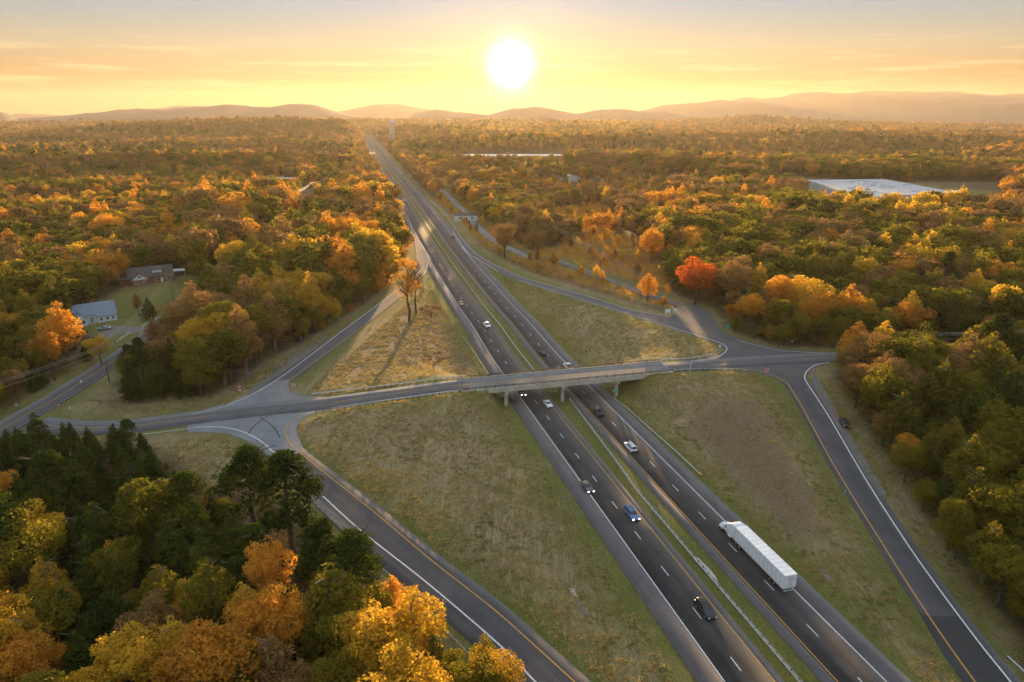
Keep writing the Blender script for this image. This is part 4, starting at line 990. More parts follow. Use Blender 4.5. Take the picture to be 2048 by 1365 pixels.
# white house
g = G1(186,640); h1 = empty('white_house', tuple(g), R(38), 'white clapboard house with a blue grey roof behind the blazing orange tree', 'house')
_, rf = gable(h1, -8, 8, -4.6, 4.6, 3.2, 3.6, M['wallw'], M['roofb'])
gable(h1, -7.8, -2.6, -8.2, -4.62, 3.0, 2.4, M['wallw'], M['roofb'], 'y')
gable(h1, 1.0, 7.6, -6.6, -4.62, 2.6, .9, M['wallw'], M['roofb'], 'x', .3)
gable(h1, -9.6, -8.02, -2.4, 2.4, 4.2, 1.6, M['wallw'], M['roofb'], 'y', .25)
MB().box((.8, .9, 7.0), (.8, .8, 1.5)).build('chimney', M['brick'], rf)
for x in (-6.4, -4.0): window(h1, x, -8.2, 1.6, .9, 1.4, 'y', -1)
for x in (2.2, 4.4, 6.4): window(h1, x, -6.6, 1.4, .9, 1.1, 'y', -1)
window(h1, -9.6, 0, 1.6, 1.4, 1.4, 'x', -1); window(h1, -9.6, 0, 4.0, .9, 1.0, 'x', -1); window(h1, -8, -3.6, 1.6, .8, 1.3, 'x', -1)
window(h1, 8, 1.5, 1.6, 1.2, 1.4, 'x', 1)
MB().box((-.8, -4.68, 1.05), (1.0, .12, 2.1)).build('door', M['roofb'], h1)
MB().box((-.8, -5.7, -.05), (2.8, 2.0, .3)).build('porch_step', M['conc'], h1)
# brick house
g = G1(302,562); h2 = empty('brick_house', tuple(g), R(32), 'brick house with dark roof and white gables at the back of the lawn', 'house')
_, rf = gable(h2, -10, 10, -5, 5, 3.0, 4.2, M['brick'], M['roofd'])
gable(h2, -9, -1.5, -9, -5.02, 2.8, 3.0, M['brick'], M['roofd'], 'y')
MB().prism([(-8.9, 2.8), (-1.6, 2.8), (-5.25, 5.7)], -9.06, -9.01).build('gable_panel', M['wallw'], h2)
gable(h2, -14, -10.02, -3.5, 3.5, 2.5, 1.6, M['brick'], M['roofd'], 'x')
dm = empty('dormer'); dm.parent = h2
MB().box((3, -2.6, 5.3), (4.2, 2.6, 1.4)).build('dormer_wall', M['wallw'], dm); MB().hexa([(.6,-4.2,5.95),(5.4,-4.2,5.95),(5.4,.5,7.0),(.6,.5,7.0),(.6,-4.2,6.12),(5.4,-4.2,6.12),(5.4,.5,7.17),(.6,.5,7.17)]).build('dormer_roof', M['roofd'], dm)
window(h2, -5.2, -9.06, 4.2, 1.3, 1.0, 'y', -1); window(h2, -6.8, -9.0, 1.4, 1.1, 1.2, 'y', -1); window(h2, -3.4, -9.0, 1.4, 1.1, 1.2, 'y', -1)
for x in (2.0, 7.5): window(h2, x, -5, 1.5, 1.2, 1.2, 'y', -1)
MB().box((4.6, -5.05, 1.05), (1.1, .12, 2.1)).build('door', M['wallw'], h2)
MB().box((-1.0, .9, 7.4), (.8, .8, 1.6)).build('chimney', M['brick'], rf)
g = G1(352,551); sh = empty('carport', tuple(g), R(25), 'low carport with a pale flat roof beside the brick house', 'carport')
MB().box((0, 0, 2.7), (9, 6, .2)).build('roof', M['signw'], sh)
for x in (-4.2, 4.2):
    for y in (-2.7, 2.7): MB().box((x, y, 1.2), (.15, .15, 2.8)).build('post', M['wallw'], sh)
MB().box((0, 2.5, 1.2), (8, .15, 2.4)).build('back_wall', M['brick'], sh)
g = G1(245,562); sd = empty('garden_shed', tuple(g), R(20), 'small grey garden shed beside the brick house', 'shed')
gable(sd, -2.6, 2.6, -1.8, 1.8, 2.4, 1.0, M['wallgrey'], M['roofd'], 'x', .25); MB().box((.6, -1.85, 1.0), (1.1, .1, 1.9)).build('door', M['black'], sd)
# fences
def fence(a, b, label):
    A, B = G1(*a), G1(*b); n = max(2, int(np.linalg.norm(B-A)/2.4)); o = empty('rail_fence', tuple(A), 0, label, 'fence', 'white rail fences')
    rz = math.atan2(B[1]-A[1], B[0]-A[0]); prev = None; mb = MB()
    for i in range(n+1):
        q = A+(B-A)*i/n; q[2] = hz(q[0], q[1]); q = q-A; MB().box((q[0], q[1], .5+q[2]), (.14, .14, 1.3), rz).build('post', M['wallw'], o)
        if prev is not None:
            for zz in (.5, .95): mb.tube((prev[0], prev[1], prev[2]+zz), (q[0], q[1], q[2]+zz), .07, n=4)
        prev = q
    mb.build('rails', M['wallw'], o)
fence((235,686), (262,668), 'short white rail fence between gravel drive and road, nearer stretch'); fence((286,656), (319,637), 'white rail fence along the lawn beside the grey car')

def shed_building(px, py, w, l, h, rz, wm, rm, label, cat='building', name='long_building', pitch=.6, z=None, cars=False):
    g = G1(px, py); o = empty(name, tuple(g), rz, label, cat)
    gable(o, -w/2, w/2, -l/2, l/2, h, pitch, wm, rm, 'x', .5); return o
# big flat warehouse
c4 = [G1(px, py, up=9) for px, py in ((1612,362),(1770,360),(1912,386),(1740,394))]
wc = G1(1740,380); zb = min(hz(c[0], c[1]) for c in c4)-1; zt = max(9+hz(wc[0], wc[1]), 12)
wh = empty('warehouse', (wc[0], wc[1], zb), 0, 'huge flat roofed pale grey warehouse among the woods', 'warehouse')
q = [P(px, py, zb+11) for px, py in ((1612,361),(1768,359),(1912,386),(1740,395))]; q = [(a[0]-wc[0], a[1]-wc[1]) for a in q]; q = q[::-1]
q = [q[3], q[2], q[1], q[0]]
mb = MB(); mb.loft([[(a, b, -3) for a, b in q], [(a, b, 11) for a, b in q]]).build('wall', M['wallblue'], wh)
mx_, my_ = sum(a for a, b in q)/4, sum(b for a, b in q)/4
rfo = MB().loft([[(mx_+(a-mx_)*1.004, my_+(b-my_)*1.004, 10.95) for a, b in q], [(mx_+(a-mx_)*1.004, my_+(b-my_)*1.004, 11.3) for a, b in q]]).build('roof', M['roofm'], wh)
random.seed(3)
for k in range(26):
    s_, t_ = random.uniform(.08, .92), random.uniform(.1, .9)
    a = (q[0][0]*(1-s_)+q[1][0]*s_)*(1-t_)+(q[3][0]*(1-s_)+q[2][0]*s_)*t_; b = (q[0][1]*(1-s_)+q[1][1]*s_)*(1-t_)+(q[3][1]*(1-s_)+q[2][1]*s_)*t_
    MB().box((a, b, 11.9), (random.uniform(2, 5), random.uniform(2, 4), random.uniform(1, 1.9)), .3, .1).build('roof_vent', M['steel'], rfo)
for px, w, l, h, lab in ((1868,26,18,6,'white loading block in front of the warehouse corner'), (1893,16,14,7,'white boxy loading bay beside the silos')):
    g = G1(px, 408); o = empty('loading_building', (g[0], g[1], g[2]), R(-8), lab, 'building')
    gable(o, -w/2, w/2, -l/2, l/2, h, .4, M['wallw'], M['roofm'], 'x', .3)
    for x in (-w/4, w/4): MB().box((x, -l/2-.06, 1.8), (3.2, .14, 3.4)).build('door', M['steel'], o)
for k, (px, sl_) in enumerate(((1903, 'white silo closest to the loading bay'), (1909, 'middle one of three white silos'), (1915, 'white silo closest to the squat tank'))):
    g = G1(px, 408); o = empty('silo', tuple(g), 0, sl_, 'silo', 'silos beside the warehouse')
    MB().tube((0,0,-1), (0,0,11), 1.6, n=16).build('tank', M['wallw'], o, False); MB().tube((0,0,11), (0,0,12.4), 1.7, .2, n=16).build('cap', M['steel'], o)
g = G1(1938, 408); o = empty('storage_tank', tuple(g), 0, 'squat white round tank near the silos', 'tank'); MB().tube((0,0,-1), (0,0,6), 6, n=24).build('tank', M['wallw'], o); MB().tube((0,0,6), (0,0,7.6), 6.1, .3, n=24).build('cap', M['wallw'], o)
patch('parking_lot', [(1915,392),(1990,393),(2020,402),(1985,412),(1945,412),(1900,400)], M['dirt'], .05, 12)
# sun-struck industrial roof far ahead, and other far buildings
def lowbuild(px, py, w, l, h, rz, wm, rm, label, rpitch=.5):
    o = shed_building(px, py, w, l, h, rz, M[wm], M[rm], label, 'building', 'industrial_building', rpitch)
    for k in range(int(w//14)):
        MB().box((-w/2+7+14*k, -l/2-.06, 2.0), (3.6, .14, 3.8)).build('door', M['steel'], o)
    for k in range(int(w//18)):
        MB().box((-w/2+9+18*k, 0, h+rpitch+.6), (2.6, 2.6, 1.4), 0, .1).build('roof_vent', M['steel'], o)
    return o
lowbuild(1022,324,190,60,12,0,'wallblue','roofsun','long building whose wet metal roof glares under the sun',.12)
lowbuild(1130,362,95,26,7,0,'wallw','roofsun','low building with a glinting roof behind bare orange trees')
lowbuild(510,372,75,30,6,R(-4),'wallgrey','roofm','long grey roofed building in a wooded clearing')
lowbuild(555,367,40,22,6,R(-4),'wallw','roofm','smaller pale roofed hall beyond the coral tree')
for px, py, w, l, h, lab in [(583,304,26,14,6,'white farm building at the edge of the green meadow'),(590,310,20,12,5,'grey roofed barn beside the green meadow'),(640,311,12,8,4,'little white building on the green meadow'),(440,318,24,12,4,'low pale roof among the far trees'),
        (674,478,9,7,4,'white walled cottage at the wood edge by the highway'),(552,460,10,8,4,'white trailer home glimpsed between orange trees'),(1160,348,10,9,9,'boxy white shed in the industrial yard'),(1196,362,8,7,6,'small white cabin in the industrial yard'),(1534,275,16,10,6,'white house on the far ridge'),(1594,277,18,10,6,'pale house on the far wooded slope'),(1950,302,30,12,5,'long white roof among far trees'),(1960,333,26,12,5,'low white roofed shed beyond the warehouse'),(1500,330,8,6,4,'tiny white roof in the dark far woods'),(932,440,18,12,4,'brown roofed house beside the frontage road'),(1260,366,26,12,5,'parked trailers and shed roof behind a bare tree'),(205,668,.1,.1,.1,None)]:
    if lab is None: continue
    g = G1(px, py); o = empty('distant_building', tuple(g), R(random.uniform(-15, 15)), lab, 'building', 'far buildings among the trees')
    gable(o, -w/2, w/2, -l/2, l/2, h, h*.4, M['wallw'], M['roofd'] if 'brown' in lab else M['roofm'], 'x', .3)
    MB().box((0, -l/2-.06, 1.2), (1.4, .12, 2.3)).build('door', M['roofd'], o)
    for sx in (-1, 1): MB().box((sx*w/4, -l/2-.06, h*.55), (1.6, .12, 1.3)).build('window', M['pane'], o)
# water tower
def water_tower(px, py, depth):
    x, y, z = PD(px, py, depth); g = height([x], [y])[0]; top = PD(784, 241, depth)[2]
    o = empty('water_tower', (x, y, g), 0, 'pale water tower on slim legs above the far treeline', 'water tower'); H = max(30, top-g)
    rr = []
    for k, (t, r) in enumerate([(0, 1.2), (.08, 5.5), (.3, 8), (.6, 8.2), (.82, 6.5), (.95, 3), (1, .5)]):
        zz = H-14+14*t; rr.append([(r*math.cos(a), r*math.sin(a), zz) for a in np.linspace(0, 2*math.pi, 25)[:-1]])
    MB().loft(rr).build('tank', M['wallblue'], o, True)
    for k in range(6):
        a = k*math.pi/3+.3; MB().tube((8.5*math.cos(a), 8.5*math.sin(a), -2), (7.2*math.cos(a), 7.2*math.sin(a), H-9), .45, n=8).build('leg', M['wallblue'], o)
    MB().tube((0,0,-2), (0,0,H-13), .8, n=10).build('riser_pipe', M['wallblue'], o)
    mb = MB()
    for zz in (H*.35, H*.62):
        for k in range(6):
            a, b = k*math.pi/3+.3, (k+1)*math.pi/3+.3; mb.tube((7.9*math.cos(a), 7.9*math.sin(a), zz), (7.9*math.cos(b), 7.9*math.sin(b), zz), .25, n=5)
    mb.build('bracing', M['wallblue'], o)
water_tower(784, 262, 2150)
x, y, z = PD(1045, 238, 5200); g = height([x], [y])[0]; zt_ = PD(1045, 226, 5200)[2]
mt = empty('radio_mast', (x, y, g), 0, 'thin radio mast on the horizon beneath the sun', 'radio mast'); MB().tube((0,0,-2), (0,0,zt_-g), 1.6, .8, n=4).build('lattice_mast', M['rust'], mt); MB().tube((0,0,(zt_-g)), (0,0,(zt_-g)+8), .35, n=5).build('antenna', M['rust'], mt)

# ------------------------------------------------------------------ utility poles and wires
KEEP = []
def pole(g, h, label, rz=0, arm=2.4, group='utility poles', arms=1):
    KEEP.append((g[0], g[1], 4.0)); KEEP.append((g[0]*.97, g[1]*.97, 5.0))
    o = empty('utility_pole', tuple(g), rz, label, 'utility pole', group)
    MB().tube((0,0,-1), (0,0,h), .17, .11, n=8).build('mast', M['barkpale'], o)
    if arm:
        for k in range(arms): MB().box((0, 0, h-.35-k*.9), (arm, .12, .12)).build('crossarm', M['barkpale'], o)
        for x in (-.45, 0, .45): MB().tube((x*arm, 0, h-.3), (x*arm, 0, h-.05), .05, n=6).build('insulator', M['signw'], o)
    return o
def wire(name, a, b, sag, label, r=.03, n=14, offs=((0, 0),)):
    a, b = Vector(a), Vector(b); d = (b-a); s_ = Vector((d.y, -d.x, 0)).normalized(); mb = MB();  mid_ = (a+b)/2
    for ox, oz in offs:
        pts = []
        for i in range(n+1):
            t = i/n; p = a+d*t+s_*ox; p.z += oz-sag*4*t*(1-t); pts.append(p-mid_)
        mb.path(pts, r, 4)
    o = mb.build(name, M['wire'], None); o.location = mid_; tag(o, label, 'power line', 'power lines'); return o
gp = G1(219,765); A1 = (gp[0], gp[1], gp[2]+11.6); pole(gp, 12, 'wooden utility pole with a crossarm beside the country road', R(35), 3.2)
gp2 = G1(347,600); A2 = (gp2[0], gp2[1], gp2[2]+10.6); pole(gp2, 11, 'slim utility pole at the end of the lawn by the brick house', R(30), 2.2)
A0 = tuple(G1(-30,905)+np.array([-25, -10, 11.5]))
A3g = G1(440,520); A3 = (A3g[0], A3g[1], A3g[2]+14); pole(A3g, 14, 'utility pole deep in the wood behind the lawn', R(30), 2.2)
OF = ((-1.4, 0), (-.5, 0), (.9, 0), (.2, -1.5))
wire('power_lines', A0, A1, 1.4, 'power lines running down beside the country road to the corner', offs=OF); wire('power_lines', A1, A2, 1.6, 'sunlit power lines crossing the lawn between the two houses', offs=OF); wire('power_lines', A2, A3, 1.5, 'power lines vanishing into the wood behind the brick house', offs=OF)
gl = G1(228,556); o = empty('street_lamp', tuple(gl), 0, 'lamp on a tall pole behind the garden shed', 'lamp'); MB().tube((0,0,-1), (0,0,9), .12, .08).build('pole', M['barkpale'], o); MB().tube((0,0,8.9), (1.3,0,9.2), .06).build('arm', M['steel'], o); MB().box((1.5,0,9.15), (.6,.25,.15), 0, .04).build('lamp_head', M['steel'], o)
pp = [((598,404),(1,)), ((655,358),(1,))]
ps = [G1(660,372), G1(622,392), G1(590,412)]
for k, (p_, lab) in enumerate(zip(ps, ('utility pole at the top of the lit wires over the lane', 'middle utility pole of the lit wires over the lane', 'nearest utility pole of the lit wires over the lane'))): pole(p_, 13, lab, R(60), 2.6)
for k in range(2): wire('power_lines', (*ps[k][:2], ps[k][2]+12.7), (*ps[k+1][:2], ps[k+1][2]+12.7), 1.5, ('gleaming power lines above the lane, upper span', 'gleaming power lines above the lane, lower span')[k], .06, offs=OF)
ps = [G1(1066,498), G1(1114,490), G1(1200,545), G1(1282,600)]
for k, (p_, lab) in enumerate(zip(ps, ('utility pole beside the frontage road end', 'utility pole with golden wires beside the brush', 'utility pole in the orange brush', 'utility pole behind the coral tree'))): pole(p_, 12, lab, R(80), 2.2)
for k in range(3): wire('power_lines', (*ps[k][:2], ps[k][2]+11.6), (*ps[k+1][:2], ps[k+1][2]+11.6), 1.2, ('golden lit power lines over the brush', 'power lines dropping across the orange brush', 'power lines behind the coral tree')[k], .05, offs=((-.6,0),(.6,0),(0,-1.1),(0,-2.0)))
g = G1(1418,560); pole(g, 16, 'tall bare utility pole rising behind the red maple', 0, 0)
ps = [G1(1772,745), G1(2120,740)]; pole(ps[0], 13, 'utility pole behind the paired golden trees', R(90), 2.4)
wire('power_lines', (*ps[0][:2], ps[0][2]+12.7), (*ps[1][:2], ps[1][2]+14), 1.0, 'power lines above the green woods beyond the paired golden trees', .04, offs=OF)

# ------------------------------------------------------------------ trees
def quads_from(cent, nor, size, rg):
    n = len(cent); t = rg.normal(size=(n, 3)); t -= (t*nor).sum(1)[:, None]*nor; t /= np.linalg.norm(t, axis=1)[:, None]+1e-9
    b = np.cross(nor, t); s = size*rg.uniform(.6, 1.35, n)[:, None]; ar = rg.uniform(.5, .9, n)[:, None]
    v = np.stack([cent-t*s, cent-b*s*ar, cent+t*s, cent+b*s*ar], 1).reshape(-1, 3)
    return v
def crown_mesh(name, kind, H, n, size, seed, m):
    rg = np.random.default_rng(seed); L_ = []
    if kind == 'round':
        Rr = H*.31; cz = H*.62; rz_ = H*.33
        for k in range(15):
            a = rg.uniform(0, 2*math.pi); u = rg.uniform(-.75, .95); rr = math.sqrt(1-u*u)*rg.uniform(.55, .85)
            L_.append((Rr*rr*math.cos(a), Rr*rr*math.sin(a), cz+rz_*u*.72, Rr*rg.uniform(.30, .52), .85))
        L_.append((0, 0, cz, Rr*.6, 1.0))
    elif kind == 'tall':
        Rr = H*.17; cz = H*.58
        for k in range(16):
            t = k/15; zz = H*(.26+.68*t); prof = math.sin(min(1, (1-t)*1.25+.06)*math.pi/2)*(.62+.38*min(1, t*3.5)); a = k*2.4+rg.uniform(-.4, .4); r_ = Rr*prof
            L_.append((r_*.55*math.cos(a), r_*.55*math.sin(a), zz, max(.45, r_*rg.uniform(.55, .8)), 1.25))
    elif kind == 'pine':
        for k in range(34):
            t = rg.uniform(0, 1)**.8; zz = H*(.36+.60*t); a = rg.uniform(0, 2*math.pi); rad = H*.24*(1-t**2.4)*(.7+.3*min(1, t*3))*rg.uniform(.4, 1.0)+.2
            L_.append((rad*math.cos(a), rad*math.sin(a), zz, H*.075*rg.uniform(.8, 1.35), .62))
        L_.append((0, 0, H*.93, H*.08, .9)); L_.append((0, 0, H*.8, H*.1, .8))
    elif kind == 'cone':
        for k in range(26):
            t = (k+.5)/26; zz = H*(.10+.86*t); rad = H*.22*(1-t)**.8; a = k*2.4; L_.append((rad*.7*math.cos(a), rad*.7*math.sin(a), zz, max(.35, H*.085*(1.25-t)), .75))
        L_.append((0, 0, H*.5, H*.12, 2.2))
    elif kind == 'bush':
        for k in range(9):
            a = rg.uniform(0, 2*math.pi); rr = H*.42*math.sqrt(rg.uniform(0, 1)); L_.append((rr*math.cos(a), rr*math.sin(a), H*rg.uniform(.3, .62), H*rg.uniform(.22, .36), .9))
    elif kind == 'airy':
        for k in range(22):
            a = rg.uniform(0, 2*math.pi); t = rg.uniform(0, 1); rr = H*.24*math.sin((.12+.80*t)*math.pi)*rg.uniform(.3, 1); L_.append((rr*math.cos(a), rr*math.sin(a), H*(.42+.54*t), H*.075, 1.0))
    elif kind == 'flat':
        for k in range(14):
            a = rg.uniform(0, 2*math.pi); rr = H*.55*math.sqrt(rg.uniform(0.05, 1)); L_.append((rr*math.cos(a), rr*math.sin(a), H*rg.uniform(.68, .88)-rr*.12, H*.13, .6))
    L_ = np.array(L_); wgt = L_[:, 3]**2; wgt /= wgt.sum(); k = rg.choice(len(L_), n, p=wgt)
    d = rg.normal(size=(n, 3)); d[:, 2] += .25; d /= np.linalg.norm(d, axis=1)[:, None]
    # ragged: leaves bunch in sprays round twig directions
    rad = L_[k, 3]*np.where(rg.random(n) < .8, rg.uniform(.78, 1.08, n), rg.uniform(.3, 1.25, n))
    spray = rg.normal(size=(220, 3)); spray /= np.linalg.norm(spray, axis=1)[:, None]
    if n > 1000:
        sp = spray[(k*13+rg.integers(0, 14, n)) % 220]; mixm = rg.random(n) < .5; d = np.where(mixm[:, None], sp*.9+d*.28, d); d /= np.linalg.norm(d, axis=1)[:, None]
    c = L_[k, :3]+d*rad[:, None]*np.stack([np.ones(n), np.ones(n), L_[k, 4]], -1)
    nor = d*.6+rg.normal(size=(n, 3))*.6; nor /= np.linalg.norm(nor, axis=1)[:, None]
    v = quads_from(c, nor, size*.5, rg); f = np.arange(4*n).reshape(-1, 4)
    me = mesh_np(name, v, f); me.materials.append(m); return me
def trunk_mesh(kind, H, seed, m, twig=0):
    rg = random.Random(seed); mb = MB(); top = {'round': .62, 'tall': .88, 'pine': .93, 'cone': .9, 'bush': .4, 'flat': .5, 'bare': .55, 'airy': .86}[kind]
    r0 = H*.020+.05; pts = [Vector((0, 0, -.6))]
    for k in range(1, 6): pts.append(Vector((rg.uniform(-.02, .02)*H, rg.uniform(-.02, .02)*H, H*top*k/5)))
    for k in range(5): mb.tube(pts[k], pts[k+1], r0*(1-.16*k), r0*(1-.16*(k+1)), n=7, cap=False)
    nl = {'round': 9, 'tall': 8, 'pine': 12, 'cone': 5, 'bush': 5, 'flat': 12, 'bare': 11, 'airy': 26}[kind]
    for k in range(nl):
        t = rg.uniform(.45, 1); base_ = pts[min(4, int(t*5))].lerp(pts[min(5, int(t*5)+1)], t*5-int(t*5)) if t < 1 else pts[5]
        a = rg.uniform(0, 6.28); ln = H*rg.uniform(.14, .26)*(.6 if kind in ('tall', 'cone') else 1); up = .25 if kind in ('pine', 'cone') else rg.uniform(.5, 1.1)
        if kind == 'flat': up = .3; ln = H*.42
        if kind == 'airy': ln = H*rg.uniform(.16, .30)*(1.2-t*.6); up = rg.uniform(.7, 1.3)
        if kind == 'bare': ln = H*rg.uniform(.25, .42); up = rg.uniform(.6, 1.4)
        e_ = base_+Vector((math.cos(a), math.sin(a), up)).normalized()*ln; mb.tube(base_, e_, r0*.33, r0*.12, n=5, cap=False)
        if kind in ('bare', 'flat', 'round', 'airy'):
            for j in range(6 if kind in ('bare', 'airy', 'flat') else 2):
                b2 = base_.lerp(e_, rg.uniform(.35, 1)); a2 = a+rg.uniform(-1.2, 1.2); e2 = b2+Vector((math.cos(a2), math.sin(a2), rg.uniform(.3, 1.3))).normalized()*ln*rg.uniform(.3, .55); mb.tube(b2, e2, r0*.13, r0*.03, n=4, cap=False)
                if kind in ('bare', 'airy', 'flat'):
                    for i in range(5):
                        b3 = b2.lerp(e2, rg.uniform(.2, 1)); a3 = rg.uniform(0, 6.28); e3 = b3+Vector((math.cos(a3), math.sin(a3), rg.uniform(.2, 1.3))).normalized()*ln*rg.uniform(.12, .28); mb.tube(b3, e3, r0*.05, r0*.012, n=3, cap=False)
    return mb.mesh('trunk', m, True)
SH = ['round', 'tall', 'pine', 'cone']
KN = {'round': 'broadleaf_tree', 'tall': 'poplar_tree', 'pine': 'pine_tree', 'cone': 'young_pine_tree', 'bush': 'bush', 'flat': 'crabapple_tree', 'bare': 'bare_tree', 'airy': 'broadleaf_tree'}
WORD = {'round': 'spreading', 'tall': 'slim', 'pine': 'bare stemmed pine', 'cone': 'bushy pine', 'bush': 'low rounded bush', 'flat': 'low spreading', 'bare': 'leafless'}
NCOUNT = {'round': (8000, .36), 'tall': (4600, .32), 'pine': (8500, .30), 'cone': (6500, .34), 'bush': (2600, .26), 'flat': (3200, .30), 'airy': (4600, .20)}
H0 = 14.0
CM, TM = {}, {}
def crown(kind, colr, var, lod=0):
    key = (kind, colr, var, lod)
    if key not in CM:
        bk = (kind, var, lod)
        if bk not in CM:
            n, s_ = NCOUNT[kind]
            if lod == 1: n, s_ = n//5, s_*2.1
            if lod == 2: n, s_ = n//22, s_*4.0
            CM[bk] = crown_mesh('crown', kind, H0, n, s_, 100*var+hash(kind) % 1 + {'round':1,'tall':2,'pine':3,'cone':4,'bush':5,'flat':6,'airy':7}[kind], LEAF[colr])
            CM[key] = CM[bk]
            CM[('mat', bk)] = colr
        if CM[('mat', bk)] == colr: CM[key] = CM[bk]
        elif key not in CM:
            c = CM[bk].copy(); c.materials.clear(); c.materials.append(LEAF[colr]); CM[key] = c
    return CM[key]
def trunkm(kind, var):
    if (kind, var) not in TM: TM[(kind, var)] = trunk_mesh(kind, H0, 17*var+3, M['barkpale'] if kind in ('tall', 'bare') else M['bark'])
    return TM[(kind, var)]
def tree(kind, colr, x, y, z, H, label, group, wide=1.0, var=0, rz=0, name=None, cat='tree', bare=False):
    o = empty(name or KN[kind], (x, y, z-.1), rz, label, cat, group); s_ = H/H0; o.scale = (s_*wide, s_*wide, s_)
    link('trunk', trunkm('bare' if bare else kind, var), o)
    if not bare: link('crown', crown(kind, colr, var), o)
    return o
HEROES = []   # px, py of crown middle, height, width factor, kind, colour, label
def hero(px, py, H, kind, colr, label, wide=1.0, f=.62, bare=False, name=None, base=None, cat='tree', group=None):
    if base: g = G1(*base)
    else: g = G1(px, py, up=H*f)
    HEROES.append((g[0], g[1], H*.22*wide))
    tree(kind, colr, g[0], g[1], g[2], H, label, group, wide, random.randrange(3), random.uniform(0, 6.28), name, cat, bare)
random.seed(11)
hero(120,645,21,'tall','O','blazing orange tree in front of the white house',1.6)
hero(95,690,15,'round','O','paler orange broadleaf just below the blazing orange tree')
hero(195,690,11,'round','Y','golden green tree beside the gravel drive',1.1)
hero(1395,548,22,'round','R','fiery red maple with green underside beside the side street',1.15)
hero(1468,552,22,'round','B','pinkish brown broadleaf next to the fiery red maple',1.1)
hero(1518,558,19,'tall','Y','golden tree third along from the fiery red maple',1.3)
hero(1565,585,20,'round','O','orange broadleaf in the lit row behind the road bend',1.1)
hero(1612,585,21,'round','Y','gold topped broadleaf in the lit row behind the road bend',1.2)
hero(1645,612,18,'round','O','rust orange broadleaf at the end of the lit row')
hero(1722,620,15,'round','Y','flat topped golden tree among brown woods beyond the junction',1.1)
hero(1820,630,15,'round','O','sparse golden orange tree right of the flat topped gold one',1.4)
hero(1715,680,16,'tall','O','tall golden tree at the wooded corner, one of a pair',1.7,base=(1705,735))
hero(1762,665,17,'tall','Y','taller golden tree of the pair at the wooded corner',1.6,base=(1755,742))
hero(1297,567,13,'tall','O','small coral orange tree beside the side street',1.9)
hero(1328,600,6,'tall','O','little orange sapling by the side street fence',1.3)
hero(1335,612,3.6,'bush','Y','bright yellow bush behind the noticeboards',1.2,f=.5,name='bush',cat='bush')
hero(1305,480,22,'round','O','big orange crowned tree at the edge of the brush field',1.0)
hero(826,590,26,'airy','O','tall thin lone tree on the tip of the sunlit triangle',.95,f=.72,base=(818,643))
hero(836,575,23,'airy','B','second slim tree close behind the tall lone tree',.8,f=.7,base=(833,628))
hero(858,620,8,'flat','M','dark maroon tree beside the tall lone tree',1.0,base=(862,645))
hero(865,725,6.5,'flat','M','small maroon crabapple alone in the dry grass above the bridge',1.1,base=(867,740))
hero(1896,800,14,'round','O','orange topped tree glowing among green woods',1.0)
hero(1935,690,15,'tall','Y','gold tipped upright tree above the green woods',1.2)
hero(1860,700,13,'tall','O','narrow amber tree behind the wooded corner',1.2)
hero(1810,480,18,'round','G','dark rounded green crown in front of the warehouse',1.2); hero(1755,470,18,'round','G','olive crown beside the darkest crown before the warehouse',1.1)
hero(1665,450,16,'round','Y','golden olive tree below the warehouse wall',1.1); hero(1860,450,15,'round','G','olive crown right below the loading blocks',1.1)
hero(1410,400,20,'round','O','orange treetop on the knoll above the brush field',1.3); hero(1460,395,18,'round','O','second orange treetop on the knoll'); hero(1350,450,20,'round','G','dark green crown at the shoulder of the knoll',1.3)
hero(60,1060,15,'round','Y','brilliant yellow broadleaf among the dark young pines',1.15)
hero(90,1170,14,'tall','Y','pale gold upright tree in the corner wood',1.4); hero(112,1200,11,'tall','O','orange upright tree leaning on the pale gold one',1.5)
hero(240,1130,14,'round','G','grey green broadleaf with one orange shoulder',1.0); hero(222,1118,11,'tall','O','small orange topped tree beside the grey green broadleaf',1.2)
hero(418,1180,17,'tall','G','slender grey green tree standing alone in the dark wood',1.3)
hero(375,1000,16,'pine','P','rounded pine with golden rim beside the small dry field',1.2)
hero(495,965,20,'pine','P','tall pine at the ramp bend, first of two',1.25); hero(570,985,21,'pine','P','taller dark pine at the ramp bend, beside the white line',1.3)
hero(645,1110,17,'pine','P','broad pine hanging over the ramp shoulder',1.2); hero(705,1130,17,'pine','P','second broad pine next to the ramp shoulder',1.25)
hero(530,1230,15,'round','O','golden orange broadleaf in the middle of the corner wood',1.0); hero(490,1215,13,'tall','Y','yellow upright tree beside the golden orange broadleaf',1.4); hero(575,1240,14,'round','O','deep orange broadleaf beneath the broad pines',.8)
hero(730,1270,14,'round','Y','golden broadleaf nearest the cable barrier',1.1); hero(785,1190,11,'tall','O','orange spire beside the cable barrier',1.3); hero(800,1240,12,'round','O','amber tree just below the orange spire',.8)
hero(415,1330,15,'round','O','vivid red orange broadleaf at the bottom edge',1.35); hero(255,1320,13,'round','Y','yellow orange broadleaf at the bottom edge',1.25); hero(350,1290,14,'tall','Y','thin yellow tree rising between the bottom edge crowns',1.2)
hero(545,1320,13,'tall','B','dull brown upright tree near the bottom edge',1.3); hero(985,1355,12,'round','Y','golden crown cut by the bottom edge beside the ramp',1.1)
hero(20,1330,14,'round','O','rust coloured broadleaf in the bottom corner',1.0); hero(300,1240,13,'round','B','brown thinning broadleaf in the corner wood',1.0)
hero(620,1280,11,'cone','G','mossy green tree between golden broadleafs',1.2); hero(870,1310,11,'cone','G','olive tree at the end of the cable barrier',1.2)
hero(0,970,12,'round','O','orange crown at the picture edge above the yellow broadleaf',.9)
